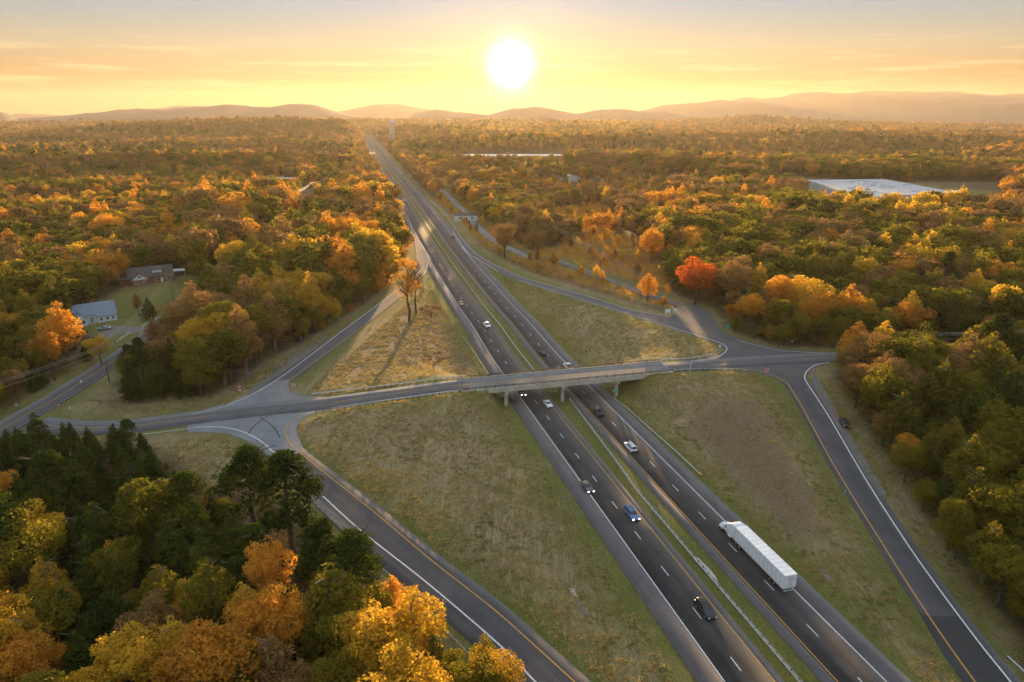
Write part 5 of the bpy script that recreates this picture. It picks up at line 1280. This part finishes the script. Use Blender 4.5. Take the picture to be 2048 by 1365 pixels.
hero(520,350,16,'tall','O','coral tree in front of the long grey building',1.4); hero(585,365,17,'round','O','bright orange crown beside the long grey building',1.0)
hero(583,420,20,'round','R','broad reddish tree below the gleaming wires',1.2); hero(665,420,24,'round','G','dark green spreading tree beside the lane',1.5); hero(700,430,22,'round','G','second dark green tree beside the lane',1.3)
hero(742,470,24,'round','O','great glowing orange tree at the highway wood edge',1.1); hero(715,500,20,'round','O','orange tree tucked behind the great glowing one',1.0); hero(765,510,20,'round','Y','golden edged tree overhanging the merging lane',1.0); hero(725,540,22,'round','G','tall green tree at the highway wood edge',1.1)
hero(215,450,24,'round','O','huge pale orange crown standing over the left woods',1.4); hero(470,510,20,'round','Y','feathery yellow crown behind the maroon wood',1.3); hero(560,530,20,'round','Y','yellow gold crown in the wood beside the ramp',1.2); hero(605,545,18,'round','Y','yellow orange crown nearest the upper ramp',1.1)
hero(475,590,20,'tall','G','tall thin olive tree with pale trunk in the dark wood',1.3); hero(535,600,19,'tall','O','rusty upright tree with pale trunk in the dark wood',1.3)
hero(170,560,14,'bush','G','wide pale green crown behind the white house',1.6,f=.5,name='broadleaf_tree')
hero(45,650,15,'round','G','light green broadleaf left of the blazing orange tree',1.2)
hero(295,610,9,'cone','P','clump of dark evergreens on the lawn below the brick house',1.8); hero(272,600,9,'tall','B','thin pale russet tree on the lawn',1.2)
hero(465,720,11,'round','M','maroon tree at the verge below the wide grey sign',1.2); hero(505,680,13,'round','M','maroon crown in the wood edge above the ramp',1.2); hero(440,660,13,'round','M','plum coloured crown behind the maroon verge tree',1.2); hero(520,640,12,'round','M','dusky purple crown higher on the wooded slope',1.1)
hero(490,745,7,'tall','B','spindly bare stemmed tree at the verge',1.0,bare=True,name='bare_tree')
hero(395,1010,9,'bush','O','orange understorey bush glowing below the rounded pine',.8,f=.5,name='bush',cat='bush'); hero(565,1085,7,'bush','O','orange shrub lit beneath the tall ramp pines',.8,f=.5,name='bush',cat='bush')
hero(560,1140,9,'tall','B','leaning dead tree trunk with broken branches below the tall pines',1.0,bare=True,name='bare_tree')
hero(1010,470,22,'round','B','hazy brown tree beside the frontage road',1.2); hero(1050,430,22,'round','B','tall hazy brown tree behind the frontage road',1.3); hero(930,300,24,'round','G','hazy green crown near the sunbeam',1.3)
hero(1165,530,10,'bush','G','green shrub at the end of the frontage road',1.0,f=.5,name='bush',cat='bush'); hero(1510,655,9,'bush','G','leafy green bush beside the green sign',1.3,f=.5,name='bush',cat='bush'); hero(1560,665,9,'round','G','yellow green small tree above the green sign',1.0)

# palette of the woods by place: rows down the picture, 16 columns across
PAL_Y = [240,300,350,400,450,500,560,620,700,780,860,950,1040,1140,1240,1365]
PAL = ["GBO GBO GBO GBO GBO GBO GBO GOY GOY GOY GBO GBO GBO GBO GBO GBO",
       "PGB PGB PGB GBO GBO OGB GOB GOB GOY BGO BGO BGO GGB GGB GGB GBO",
       "GOB GOO GOO GOO GOY OOG GOB GOB OGB OOB BOG BGO GGB GGB GGO BOO",
       "OOG YOG GOG GOO GOO OOG GOB GGO BGB BBO OOG GOG GGG GGY GGY OBO",
       "GGO GGO GOO OGB GGB GOO GOB BGB BBB OGO OGG GGG GGB GBG GGB YBO",
       "GGB GOO BBG GGB GYG GOY GOG BGB BBB OBG OGG GBB GBG GBG PYG PGG",
       "PGG GGG GBB GGB GGY OGG GBG GGB OBO OBO RYG BGG PGB PGG PGG YGG",
       "PGP GPG GGB PGB GBG GGG GGG GGG GGG GGG OOG OOY GGB GPB PPG GPG",
       "GPG GGY GPP PPG MPM GGG GGG GGG GGG GGG GBG GBG GBG BGB GPG PGG",
       "PGP PPG PPG PPM MMP GGG GGG GGG GGG GGG GBG BGG BGG BOG GGP GPP",
       "PPP PPP PPG PPP PPP GGG GGG GGG GGG GGG GGG GGG GBB BBG OGG GGP",
       "PPP PPP PPP PPG PPP GGG GGG GGG GGG GGG GGG GGG GGG GBG GPG PGG",
       "OPG PPP PPG GPP PPG GGG GGG GGG GGG GGG GGG GGG GGG GGG GGP PGG",
       "GYO PBO GOB PYG GOP YGB GOG GGG GGG GGG GGG GGG GGG GGG GGP PPG",
       "OYO PYG OYO YOO OPB YOG OYO GGG GGG GGG GGG GGG GGG GGG GGG BPG"]
PAL = [r.split() for r in PAL]
LAND = []
PREP = set('in just beside with next third behind at among below on close alone glowing above right of first second standing hanging leaning cut rising nearest overhanging tucked near by deep from and before to the one between left this higher beneath beyond carrying half casting facing driving riding heading running crossing'.split())
def np_(lab):
    o_ = []
    for w_ in lab.replace(',', '').split():
        if w_ in PREP and o_: break
        o_.append(w_)
    return ' '.join(o_)
_seen = {}
for o_ in list(bpy.data.objects):
    if o_.get('category') and o_.get('category') not in ('power line', 'guardrail', 'car', 'pickup truck') and o_.get('label') and o_.get('group') != 'far traffic on the highway':
        nm_ = np_(o_['label'])
        if 2 <= len(nm_.split()) <= 5: _seen.setdefault(nm_, []).append((o_.location.x, o_.location.y))
_seen['parked black car'] = [(pk[0], pk[1])]; _seen['sharp road bend'] = [tuple(G1(1420,640)[:2])]; _seen['gravel verge'] = [tuple(G1(1720,900)[:2])]
for nm_, a_ in [('country road corner', (110,800)), ('small dry field', (400,900)), ('end of the gravel verge', (1790,1000)), ('exit ramp patch of fresh asphalt', (1960,1240)), ('far end of the country road', (460,560)), ('green lawn', (380,570)), ('big wood bend', (640,650))]: _seen[nm_] = [tuple(G1(*a_)[:2])]
LAND = [(k_, v_[0]) for k_, v_ in _seen.items() if len(v_) == 1]
def near_land(x, y):
    b_ = min(LAND, key=lambda l: (l[1][0]-x)**2+(l[1][1]-y)**2); d_ = math.hypot(b_[1][0]-x, b_[1][1]-y)
    dx, dy = x-b_[1][0], y-b_[1][1]
    far_w = 'close ' if d_ < 16 else ('' if d_ < 38 else 'well ')
    rel = 'beyond' if dy > abs(dx)*1.2 else ('before' if dy < -abs(dx)*1.2 else ('left of' if dx < 0 else 'right of'))
    return far_w+rel+' the '+b_[0]
def zone(px, py):
    if px < 850 and py > 860: return ('in the dark thicket below the crossing road' if px < 330 and py < 1120 else 'in the shaded wood between ramp and bottom edge'), 'trees of the corner wood'
    if px > 1600 and py > 720: return ('deep in the wood above the gravel verge' if py < 960 else 'in the dense wood beside the exit ramp'), 'trees of the wood beside the ramp'
    if px < 260 and py > 540: return 'in the wood around the white house', 'trees around the houses'
    if px < 560 and py > 540: return 'in the wood between the lawn and the upper ramp', 'trees between lawn and ramp'
    if px < 900 and py > 540: return 'in the wood edge lining the upper ramp', 'trees between lawn and ramp'
    if px < 860: return 'in the woods stretching behind the houses', 'trees of the woods behind the houses'
    if px < 1330: return 'around the brush field by the frontage road', 'trees around the brush field'
    if py > 600: return 'in the wood behind the road junction', 'trees behind the junction'
    return 'in the woods sloping up to the warehouse', 'trees below the warehouse'
def scatter(r0, r1, s, half):
    xs_, ys_ = np.meshgrid(np.arange(-r1, r1, s), np.arange(20, r1, s)); x = xs_.ravel()+rng.uniform(-.45, .45, xs_.size)*s; y = ys_.ravel()+rng.uniform(-.45, .45, xs_.size)*s
    r_ = np.hypot(x, y); k = (r_ >= r0) & (r_ < r1) & (np.abs(np.arctan2(x, y)) < R(half)); return x[k], y[k]
PTS = []
for r0, r1, s, half, lod, grow in [(60, 270, 5.3, 48, 0, 1.0), (270, 520, 6.5, 48, 0, 1.0), (520, 1300, 8.6, 42, 1, 1.1), (1300, 2600, 10.5, 40, 2, 1.15), (2600, 5200, 15.0, 40, 2, 1.4)]:
    x, y = scatter(r0, r1, s, half)
    ok = ~np.any([inside(x, y, p) for p in CLEAR+YARD], axis=0)
    thin = np.any([inside(x, y, p) for p in SCRUB], axis=0)
    if r0 < 1300:
        rd = road_dist(x, y); ok &= rd > 4.5
    else:
        d = np.full(x.shape, 1e9); pa = AXIS[::10]
        for i in range(len(pa)-1):
            a, b = pa[i], pa[i+1]; dx, dy = b[0]-a[0], b[1]-a[1]; t = np.clip(((x-a[0])*dx+(y-a[1])*dy)/(dx*dx+dy*dy), 0, 1); d = np.minimum(d, np.hypot(x-a[0]-t*dx, y-a[1]-t*dy))
        ok &= d > 26
    # keep the lines of sight to the buildings open
    ok &= ~thin; x, y, thin = x[ok], y[ok], thin[ok]; z = height(x, y)
    for k in range(len(x)): PTS.append((x[k], y[k], z[k], lod, grow, thin[k]))
for r0, r1, s_, mode in ((200, 760, 2.5, 'scrub'), (60, 420, 3.4, 'edge')):
    x, y = scatter(r0, r1, s_, 45)
    if mode == 'scrub': ok = np.any([inside(x, y, p) for p in SCRUB], axis=0); x, y = x[ok], y[ok]; ok = road_dist(x, y) > 1.2
    else: ok = ~np.any([inside(x, y, p) for p in CLEAR+YARD+SCRUB], axis=0); x, y = x[ok], y[ok]; rd = road_dist(x, y); ok = (rd > 3) & (rd < 34)
    x, y = x[ok], y[ok]; z = height(x, y)
    for k in range(len(x)): PTS.append((x[k], y[k], z[k], 0, 1.0, 1 if mode == 'scrub' else 2))
PTS = np.array(PTS, float)
hx, hy = proj(PTS[:, 0], PTS[:, 1], PTS[:, 2]+8)
# open sight lines: keep trees out of the strips in front of buildings, poles, fences
for (a0, a1, b0, b1) in [(1605,1770,350,408),(1740,2010,350,422),(900,1130,296,323),(1075,1200,352,368),(480,640,362,380),(575,640,302,314),(232,372,538,575),(150,232,600,668),(666,684,470,486)]:
    k = (hx > a0) & (hx < a1) & (hy > b0) & (hy < b1); PTS = PTS[~k]; hx, hy = hx[~k], hy[~k]
hp = np.array(HEROES+KEEP)
keep = np.ones(len(PTS), bool); nearm = PTS[:, 3] == 0
for q_ in hp: keep &= ~(nearm & (np.hypot(PTS[:, 0]-q_[0], PTS[:, 1]-q_[1]) < max(2.6, q_[2]*.9)))
PTS = PTS[keep]; hx, hy = hx[keep], hy[keep]
n = len(PTS); ci = np.clip((hx/128).astype(int), 0, 15); ri = np.clip(np.searchsorted(PAL_Y, hy)-1, 0, 14)
cl_ = fbm(PTS[:, 0]/38, PTS[:, 1]/38, 77, 3)+rng.normal(0, .16, n); cl_ = np.where(PTS[:, 3] == 2, fbm(PTS[:, 0]/260, PTS[:, 1]/120, 78, 4)*1.1+rng.normal(0, .13, n), np.where(PTS[:, 3] == 1, fbm(PTS[:, 0]/90, PTS[:, 1]/60, 79, 4)+rng.normal(0, .14, n), cl_)); order3 = np.clip(((cl_+.45)/.9*3).astype(int), 0, 2)
colr = np.array([PAL[r][c][o] for r, c, o in zip(ri, ci, order3)])
sub = rng.random(n)
lod2 = PTS[:, 3] == 2; u3 = rng.random(n); colr = np.where(lod2 & (colr == 'G') & (u3 < .55), 'P', colr); colr = np.where(lod2 & (colr == 'O') & (u3 < .4), 'B', colr); colr = np.where(lod2 & (colr == 'Y') & (u3 < .5), 'G', colr)
u4 = rng.random(n); fr_ = PTS[:, 3] >= 1; colr = np.where(fr_ & (colr == 'Y') & (u4 < .25), 'G', colr); colr = np.where(fr_ & (colr == 'O') & (u4 < .25), 'B', colr)
colr = np.where((colr == 'O') & (rng.random(n) < .42), np.where(rng.random(n) < .6, 'G', 'B'), colr)
colr = np.where((sub < .04) & (hy < 700), 'Y', colr); colr = np.where((sub > .965) & (hy < 640), 'O', colr); colr = np.where((sub > .45) & (sub < .50), 'B', colr)
def pick_kind(c, u):
    if c == 'P': return 'cone' if u < .86 else 'pine'
    if c == 'M': return 'round'
    return 'round' if u < .62 else ('tall' if u < .92 else 'cone')
lowc = (hx < 760) & (hy > 1120) & (colr == 'B') & (rng.random(n) < .75); colr = np.where(lowc, np.where(rng.random(n) < .5, 'Y', 'G'), colr)
cw = (hx < 720) & (hy > 840) & (hy < 1120); colr = np.where(cw & ((colr == 'B') | (colr == 'M')), 'P', colr)
u_ = rng.random(n); kinds = np.array([pick_kind(c, u) for c, u in zip(colr, u_)])
Hh = np.where(kinds == 'pine', 15, np.where(kinds == 'cone', 10.0, np.where(kinds == 'tall', 13.5, 12.0)))*rng.uniform(.62, 1.3, n)*(1+.22*fbm(PTS[:, 0]/55, PTS[:, 1]/55, 95, 2))
Hh = np.where(colr == 'M', Hh*.85, Hh)*PTS[:, 4]
dist = np.hypot(PTS[:, 0], PTS[:, 1])
Hh = np.where(cw, Hh*np.where((hy < 960) & (hx < 420), .82, 1.1), Hh); Hh = np.where((hx > 390) & (hx < 830) & (hy > 400) & (hy < 730), Hh*1.4, Hh); Hh = np.where((hx > 1690) & (hy > 620) & (hy < 1150), Hh*1.22, Hh); Hh = np.where((hx > 1330) & (hy > 370) & (hy < 500), Hh*1.15, Hh)
Hh = np.where(dist > 300, Hh*1.18, Hh)
# trees shade the sunward side of openings: scrub in the brush field
bm_ = PTS[:, 5] > .5; ed_ = PTS[:, 5] > 1.5; u2 = rng.random(n)
Hh = np.where(bm_, np.where(u2 < .965, rng.uniform(1.7, 4.2, n), rng.uniform(5, 9.5, n)), Hh); kinds = np.where(bm_, np.where(u2 < .965, 'bush', 'tall'), kinds)
Hh = np.where(ed_, rng.uniform(1.5, 4.6, n), Hh); colr = np.where(bm_ & ~ed_, np.where(sub < .55, 'O', np.where(sub < .8, 'B', 'Y')), np.where(ed_, np.where(sub < .6, 'G', np.where(sub < .85, 'B', 'P')), colr))
# the canopy of the corner wood keeps below the junction and the country road
_, topy = proj(PTS[:, 0], PTS[:, 1], PTS[:, 2]+Hh); _, basey = proj(PTS[:, 0], PTS[:, 1], PTS[:, 2])
lim = np.interp(hx, [-200, 0, 60, 230, 270, 300, 350, 430, 480, 620, 700], [880, 840, 820, 824, 850, 900, 950, 985, 1000, 1010, 1080])
cz_ = (hx < 700) & (basey > 845) & (PTS[:, 3] == 0) & (PTS[:, 5] < .5) & (topy < lim)
Hh = np.where(cz_, np.maximum(Hh*np.clip((basey-lim)/np.maximum(basey-topy, 1), 0, 1), 1.6), Hh); kinds = np.where(cz_ & (kinds == 'pine'), 'cone', kinds)
# lower growth just at wood edges
rdn = np.full(n, 99.0); kk = PTS[:, 3] == 0; rdn[kk] = road_dist(PTS[kk, 0], PTS[kk, 1]); edge = (rdn < 9) & kk & ~bm_; Hh = np.where(edge, Hh*.72, Hh)
infr = (hx > -60) & (hx < 2110) & (hy < 1440)
cand = np.nonzero(infr & (PTS[:, 3] == 0) & ~bm_)[0]; cand = cand[np.argsort(dist[cand])]
quota = {'round': 235, 'tall': 170, 'pine': 90, 'cone': 230}; cnt = {k: 0 for k in quota}; solo = []
for i in cand:
    k = kinds[i]
    if cnt[k] < quota[k]: cnt[k] += 1; solo.append(i)
for i in solo:
    zn, grp = zone(hx[i], hy[i]); k = kinds[i]; Hi = Hh[i]
    size = 'towering' if Hi > 16.5 else ('tall' if Hi > 13.5 else ('short' if Hi < 8.5 else ('modest' if Hi < 11 else 'middling')))
    lab = f"{size} {LEAFNAME[colr[i]]} {WORD[k]}{'' if 'pine' in WORD[k] else ' tree'} {near_land(PTS[i, 0], PTS[i, 1])}"
    tree(k, colr[i], PTS[i, 0], PTS[i, 1], PTS[i, 2], Hi, lab, grp, rng.uniform(.9, 1.25)*(1.3 if k in ('tall', 'cone') else 1), int(rng.integers(0, 3)), rng.uniform(0, 6.28))
_by = {}
for o_ in bpy.data.objects:
    if o_.get('category') == 'tree': _by.setdefault(o_['label'], []).append(o_)
ORD = ['nearest', 'second nearest', 'third nearest', 'fourth nearest', 'fifth nearest', 'sixth nearest', 'seventh nearest', 'eighth nearest', 'ninth nearest']
for lab_, os_ in _by.items():
    if len(os_) > 1:
        os_.sort(key=lambda o_: o_.location.x**2+o_.location.y**2)
        for k_, o_ in enumerate(os_):
            o_['label'] = (('farthest' if k_ == len(os_)-1 else ORD[min(k_, 8)])+' '+lab_) if len(os_) <= 10 else lab_
for o_ in bpy.data.objects:
    if o_.get('category') == 'tree' and len(o_['label'].split()) > 16:
        o_['label'] = ' '.join(w_ for w_ in o_['label'].split() if w_ not in ('middling', 'modest', 'tall', 'short', 'towering', 'well', 'close'))
rest = np.ones(n, bool); rest[solo] = False
def forest(name, mask, lod, label, cat):
    idx_ = np.nonzero(mask)[0]
    if not len(idx_): return
    combos = sorted({(kinds[i], colr[i]) for i in idx_}); cid = {c: k for k, c in enumerate(combos)}
    me = bpy.data.meshes.new(name); me.vertices.add(len(idx_)); me.vertices.foreach_set('co', (PTS[idx_, :3]-np.array([0, 0, .2])).astype(np.float32).ravel())
    a = me.attributes.new('pick', 'INT', 'POINT'); a.data.foreach_set('value', np.array([cid[(kinds[i], colr[i])] for i in idx_], np.int32))
    a = me.attributes.new('spin', 'FLOAT_VECTOR', 'POINT'); sp = np.zeros((len(idx_), 3), np.float32); sp[:, 2] = rng.uniform(0, 6.28, len(idx_)); a.data.foreach_set('vector', sp.ravel())
    a = me.attributes.new('size', 'FLOAT_VECTOR', 'POINT'); hs = Hh[idx_]/H0; wd_ = hs*rng.uniform(.85, 1.5, len(idx_)); a.data.foreach_set('vector', np.stack([wd_, wd_, hs], -1).astype(np.float32).ravel())
    o = link(name, me); tag(o, label, cat, kind='stuff')
    ng = bpy.data.node_groups.new('scatter_'+name, 'GeometryNodeTree'); ng.interface.new_socket('Geometry', in_out='INPUT', socket_type='NodeSocketGeometry'); ng.interface.new_socket('Geometry', in_out='OUTPUT', socket_type='NodeSocketGeometry')
    nd, lk = ng.nodes, ng.links; gi, go = nd.new('NodeGroupInput'), nd.new('NodeGroupOutput'); jn = nd.new('GeometryNodeJoinGeometry')
    def nattr(nm, t): x = nd.new('GeometryNodeInputNamedAttribute'); x.data_type = t; x.inputs[0].default_value = nm; return x.outputs[0]
    pk_, sp_, sz_ = nattr('pick', 'INT'), nattr('spin', 'FLOAT_VECTOR'), nattr('size', 'FLOAT_VECTOR')
    e2r = nd.new('FunctionNodeEulerToRotation'); lk.new(sp_, e2r.inputs[0])
    for (k, c), ki in cid.items():
        pr = bpy.data.objects.new('source_'+name, crown(k, c, ki % 3, lod))
        oi = nd.new('GeometryNodeObjectInfo'); oi.inputs['Object'].default_value = pr; oi.inputs['As Instance'].default_value = True
        eq = nd.new('FunctionNodeCompare'); eq.data_type = 'INT'; eq.operation = 'EQUAL'; lk.new(pk_, eq.inputs[2]); eq.inputs[3].default_value = ki
        ip = nd.new('GeometryNodeInstanceOnPoints'); lk.new(gi.outputs[0], ip.inputs['Points']); lk.new(eq.outputs[0], ip.inputs['Selection']); lk.new(oi.outputs['Geometry'], ip.inputs['Instance'])
        lk.new(e2r.outputs[0], ip.inputs['Rotation']); lk.new(sz_, ip.inputs['Scale']); lk.new(ip.outputs[0], jn.inputs[0])
    lk.new(jn.outputs[0], go.inputs[0]); md = o.modifiers.new('scatter', 'NODES'); md.node_group = ng
    return o
forest('undergrowth', rest & ed_, 1, 'tangled shrubs along the edges of the nearer woods', 'undergrowth')
forest('brush', rest & bm_ & ~ed_, 1, 'low orange and russet scrub over the brush field', 'scrub')
forest('forest', rest & ~bm_ & (PTS[:, 3] == 0), 1, 'remaining woodland between and behind the nearest trees', 'forest')
forest('forest', rest & ~bm_ & (PTS[:, 3] == 1), 1, 'mixed autumn woodland in the middle distance', 'forest')
forest('forest', rest & ~bm_ & (PTS[:, 3] == 2), 2, 'far autumn woodland running to the horizon', 'forest')
def tuft_mesh():
    rg = np.random.default_rng(5); v = []; f = []
    for k in range(16):
        a = rg.uniform(0, 6.28); r_ = rg.uniform(0, .55); bx, by = r_*math.cos(a), r_*math.sin(a); l = rg.uniform(.10, .26); d = rg.uniform(0, 6.28); w_ = .055; lean = rg.uniform(.0, .16)
        cx_, cy_ = math.cos(d)*w_, math.sin(d)*w_; i = len(v); lx, ly = -math.sin(d)*lean, math.cos(d)*lean
        v += [(bx-cx_, by-cy_, -.02), (bx+cx_, by+cy_, -.02), (bx+cx_*.6+lx, by+cy_*.6+ly, l), (bx-cx_*.6+lx, by-cy_*.6+ly, l)]; f.append((i, i+1, i+2, i+3))
    return v, f
gm = leaf_mat('grass blades', (.075,.115,.014), (.50,.37,.15), (.25,.245,.07), .5, .07)
TU = mesh_np('tuft', *tuft_mesh()); TU.materials.append(gm)
x, y = [], []
for cpoly in [[(590,850),(700,810),(930,785),(1010,805),(1400,1400),(1200,1400),(700,1010)], [(1225,780),(1500,745),(1580,800),(1960,1400),(1760,1400),(1400,990)], [(600,795),(860,570),(880,580),(985,750),(760,780)], [(985,550),(1040,565),(1400,680),(1440,700),(1380,718),(1160,735)],
              [(1130,830),(1170,830),(1680,1400),(1540,1400)], [(960,620),(990,620),(1090,740),(1060,745)], [(1690,740),(1640,770),(1990,1400),(2120,1400),(1900,1080)], [(180,800),(440,790),(700,640),(720,650),(560,740),(440,818),(262,830)], [(290,890),(440,870),(540,930),(430,980)]]:
    pw = poly(cpoly); lo, hi = pw.min(0), pw.max(0); ar = (hi[0]-lo[0])*(hi[1]-lo[1]); m_ = int(ar*1.7)
    xx, yy = rng.uniform(lo[0], hi[0], m_), rng.uniform(lo[1], hi[1], m_); k = inside(xx, yy, pw); x.append(xx[k]); y.append(yy[k])
x, y = np.concatenate(x), np.concatenate(y); rd = road_dist(x, y); patchy = fbm(x/5, y/5, 91, 3); inb = np.any([inside(x, y, p) for p in (BROWN[0],)], axis=0); k = (~inb | (rng.random(len(x)) < .25)) & (rd > .8) & (patchy > -.35+rng.normal(0, .1, len(x))); x, y = x[k], y[k]; z = height(x, y)
me = bpy.data.meshes.new('grass'); me.vertices.add(len(x)); me.vertices.foreach_set('co', np.stack([x, y, z], -1).astype(np.float32).ravel())
for nm_, arr in (('spin', np.stack([np.zeros(len(x)), np.zeros(len(x)), rng.uniform(0, 6.28, len(x))], -1)), ('size', np.repeat(rng.uniform(.6, 1.4, len(x))[:, None], 3, 1))):
    a = me.attributes.new(nm_, 'FLOAT_VECTOR', 'POINT'); a.data.foreach_set('vector', arr.astype(np.float32).ravel())
go_ = link('grass', me); tag(go_, 'dry mown grass standing on the wedges between the roads', 'grass', kind='stuff')
ng = bpy.data.node_groups.new('scatter_grass', 'GeometryNodeTree'); ng.interface.new_socket('Geometry', in_out='INPUT', socket_type='NodeSocketGeometry'); ng.interface.new_socket('Geometry', in_out='OUTPUT', socket_type='NodeSocketGeometry')
nd, lk = ng.nodes, ng.links; gi, gout = nd.new('NodeGroupInput'), nd.new('NodeGroupOutput')
def nattr_(nm, t): q_ = nd.new('GeometryNodeInputNamedAttribute'); q_.data_type = t; q_.inputs[0].default_value = nm; return q_.outputs[0]
e2r = nd.new('FunctionNodeEulerToRotation'); lk.new(nattr_('spin', 'FLOAT_VECTOR'), e2r.inputs[0])
oi = nd.new('GeometryNodeObjectInfo'); oi.inputs['Object'].default_value = bpy.data.objects.new('source_tuft', TU); oi.inputs['As Instance'].default_value = True
ip = nd.new('GeometryNodeInstanceOnPoints'); lk.new(gi.outputs[0], ip.inputs['Points']); lk.new(oi.outputs['Geometry'], ip.inputs['Instance']); lk.new(e2r.outputs[0], ip.inputs['Rotation']); lk.new(nattr_('size', 'FLOAT_VECTOR'), ip.inputs['Scale']); lk.new(ip.outputs[0], gout.inputs[0])
md = go_.modifiers.new('scatter', 'NODES'); md.node_group = ng
print('TUFTS', len(x))
print('TREES solo', len(solo), cnt, 'all', n)

# ------------------------------------------------------------------ far mountains
M['mount'] = mat('wooded mountain', (.07,.06,.05), .95, var=(.11,.085,.06), vscale=.004)
def mountain(name, depth, thick, crest, seed):
    px = np.array([c[0] for c in crest], float); py = np.array([c[1] for c in crest], float)
    pxs = np.arange(px[0], px[-1]+1, 5.0); pys = np.interp(pxs, px, py)
    for _ in range(2): pys[1:-1] = (pys[:-2]+2*pys[1:-1]+pys[2:])/4
    pys = pys+fbm(pxs/34, pxs*0+seed, seed, 4)*2.6*np.clip((238-pys)/14, 0, 1); X, _, Z = PD(pxs, pys, depth); t = np.linspace(-1.5, 1.5, 41)
    YY = depth+t*thick; prof = np.exp(-(t*1.35)**2); v = []
    edgef = np.clip(np.minimum(np.arange(len(pxs)), np.arange(len(pxs))[::-1])/10.0, 0, 1)
    zz = np.outer(prof, np.maximum(Z, 0)*edgef)
    XX = np.outer(YY/depth, X); YY2 = np.repeat(YY[:, None], len(X), 1)
    zz = zz*(1+.30*fbm(XX/(thick*.9), YY2/(thick*.5), seed, 4)*(1-prof[:, None]**4))-5
    i = np.arange(zz.size).reshape(zz.shape); f = np.stack([i[:-1, :-1], i[:-1, 1:], i[1:, 1:], i[1:, :-1]], -1).reshape(-1, 4)
    o = link(name, mesh_np(name, np.stack([XX, YY2, zz], -1).reshape(-1, 3), f, True), None, M['mount']); o['kind'] = 'structure'
mountain('mountains', 5200, 900, [(-300,238),(-60,226),(0,222),(15,226),(40,236),(60,234),(130,231),(200,223),(250,218),(275,216),(330,219),(380,212),(430,210),(455,206),(470,209),(520,213),(560,209),(580,206),(625,208),(660,218),(690,226),(720,231),(800,235),(900,240)], 61)
mountain('mountains', 8200, 900, [(-300,236),(0,231),(50,226),(120,230),(240,222),(275,214),(300,219),(350,212),(400,212),(450,222),(650,226),(680,222),(720,213),(760,207),(800,207),(830,214),(880,224),(1000,232)], 62)
mountain('mountains', 5600, 800, [(780,238),(830,224),(870,216),(905,221),(940,224),(975,229),(1010,220),(1050,213),(1068,211),(1100,217),(1150,226),(1190,220),(1225,216),(1250,218),(1280,222),(1310,220),(1330,222),(1360,231),(1420,237)], 63)
mountain('mountains', 7200, 900, [(1200,232),(1280,220),(1324,209),(1407,204),(1448,198),(1470,203),(1510,198),(1552,208),(1593,216),(1655,224),(1720,232),(1780,238)], 64)
mountain('mountains', 9000, 1000, [(1300,220),(1400,208),(1465,199),(1490,191),(1515,196),(1564,193),(1589,186),(1647,184),(1676,187),(1755,181),(1800,184),(1821,181),(1862,184),(1920,182),(1978,191),(2024,187),(2048,188),(2200,180),(2400,200),(2500,230)], 65)
mountain('mountains', 6000, 800, [(1660,238),(1738,229),(1763,224),(1800,227),(1846,222),(1904,214),(1945,208),(1987,204),(2048,206),(2200,212),(2350,235)], 66)

# ------------------------------------------------------------------ the air
HAZE = 0.34e-4
hm = bpy.data.materials.new('haze'); hm.use_nodes = True; nd, lk = hm.node_tree.nodes, hm.node_tree.links
for n_ in list(nd):
    if n_.type == 'BSDF_PRINCIPLED': nd.remove(n_)
pv = N(nd, 'ShaderNodeVolumePrincipled'); pv.inputs['Density'].default_value = HAZE; pv.inputs['Color'].default_value = (1.0, .86, .68, 1); pv.inputs['Anisotropy'].default_value = .44
out = [x for x in nd if x.type == 'OUTPUT_MATERIAL'][0]; lk.new(pv.outputs[0], out.inputs['Volume'])
zmin = float(V[:, 2].min())-1.5
mb = MB(); mb.box((0, 5000, (zmin+475)/2), (24000, 14000, 475-zmin)); hzb = mb.build('haze', hm); hzb['kind'] = 'stuff'; hzb['label'] = 'golden evening haze over the whole landscape'
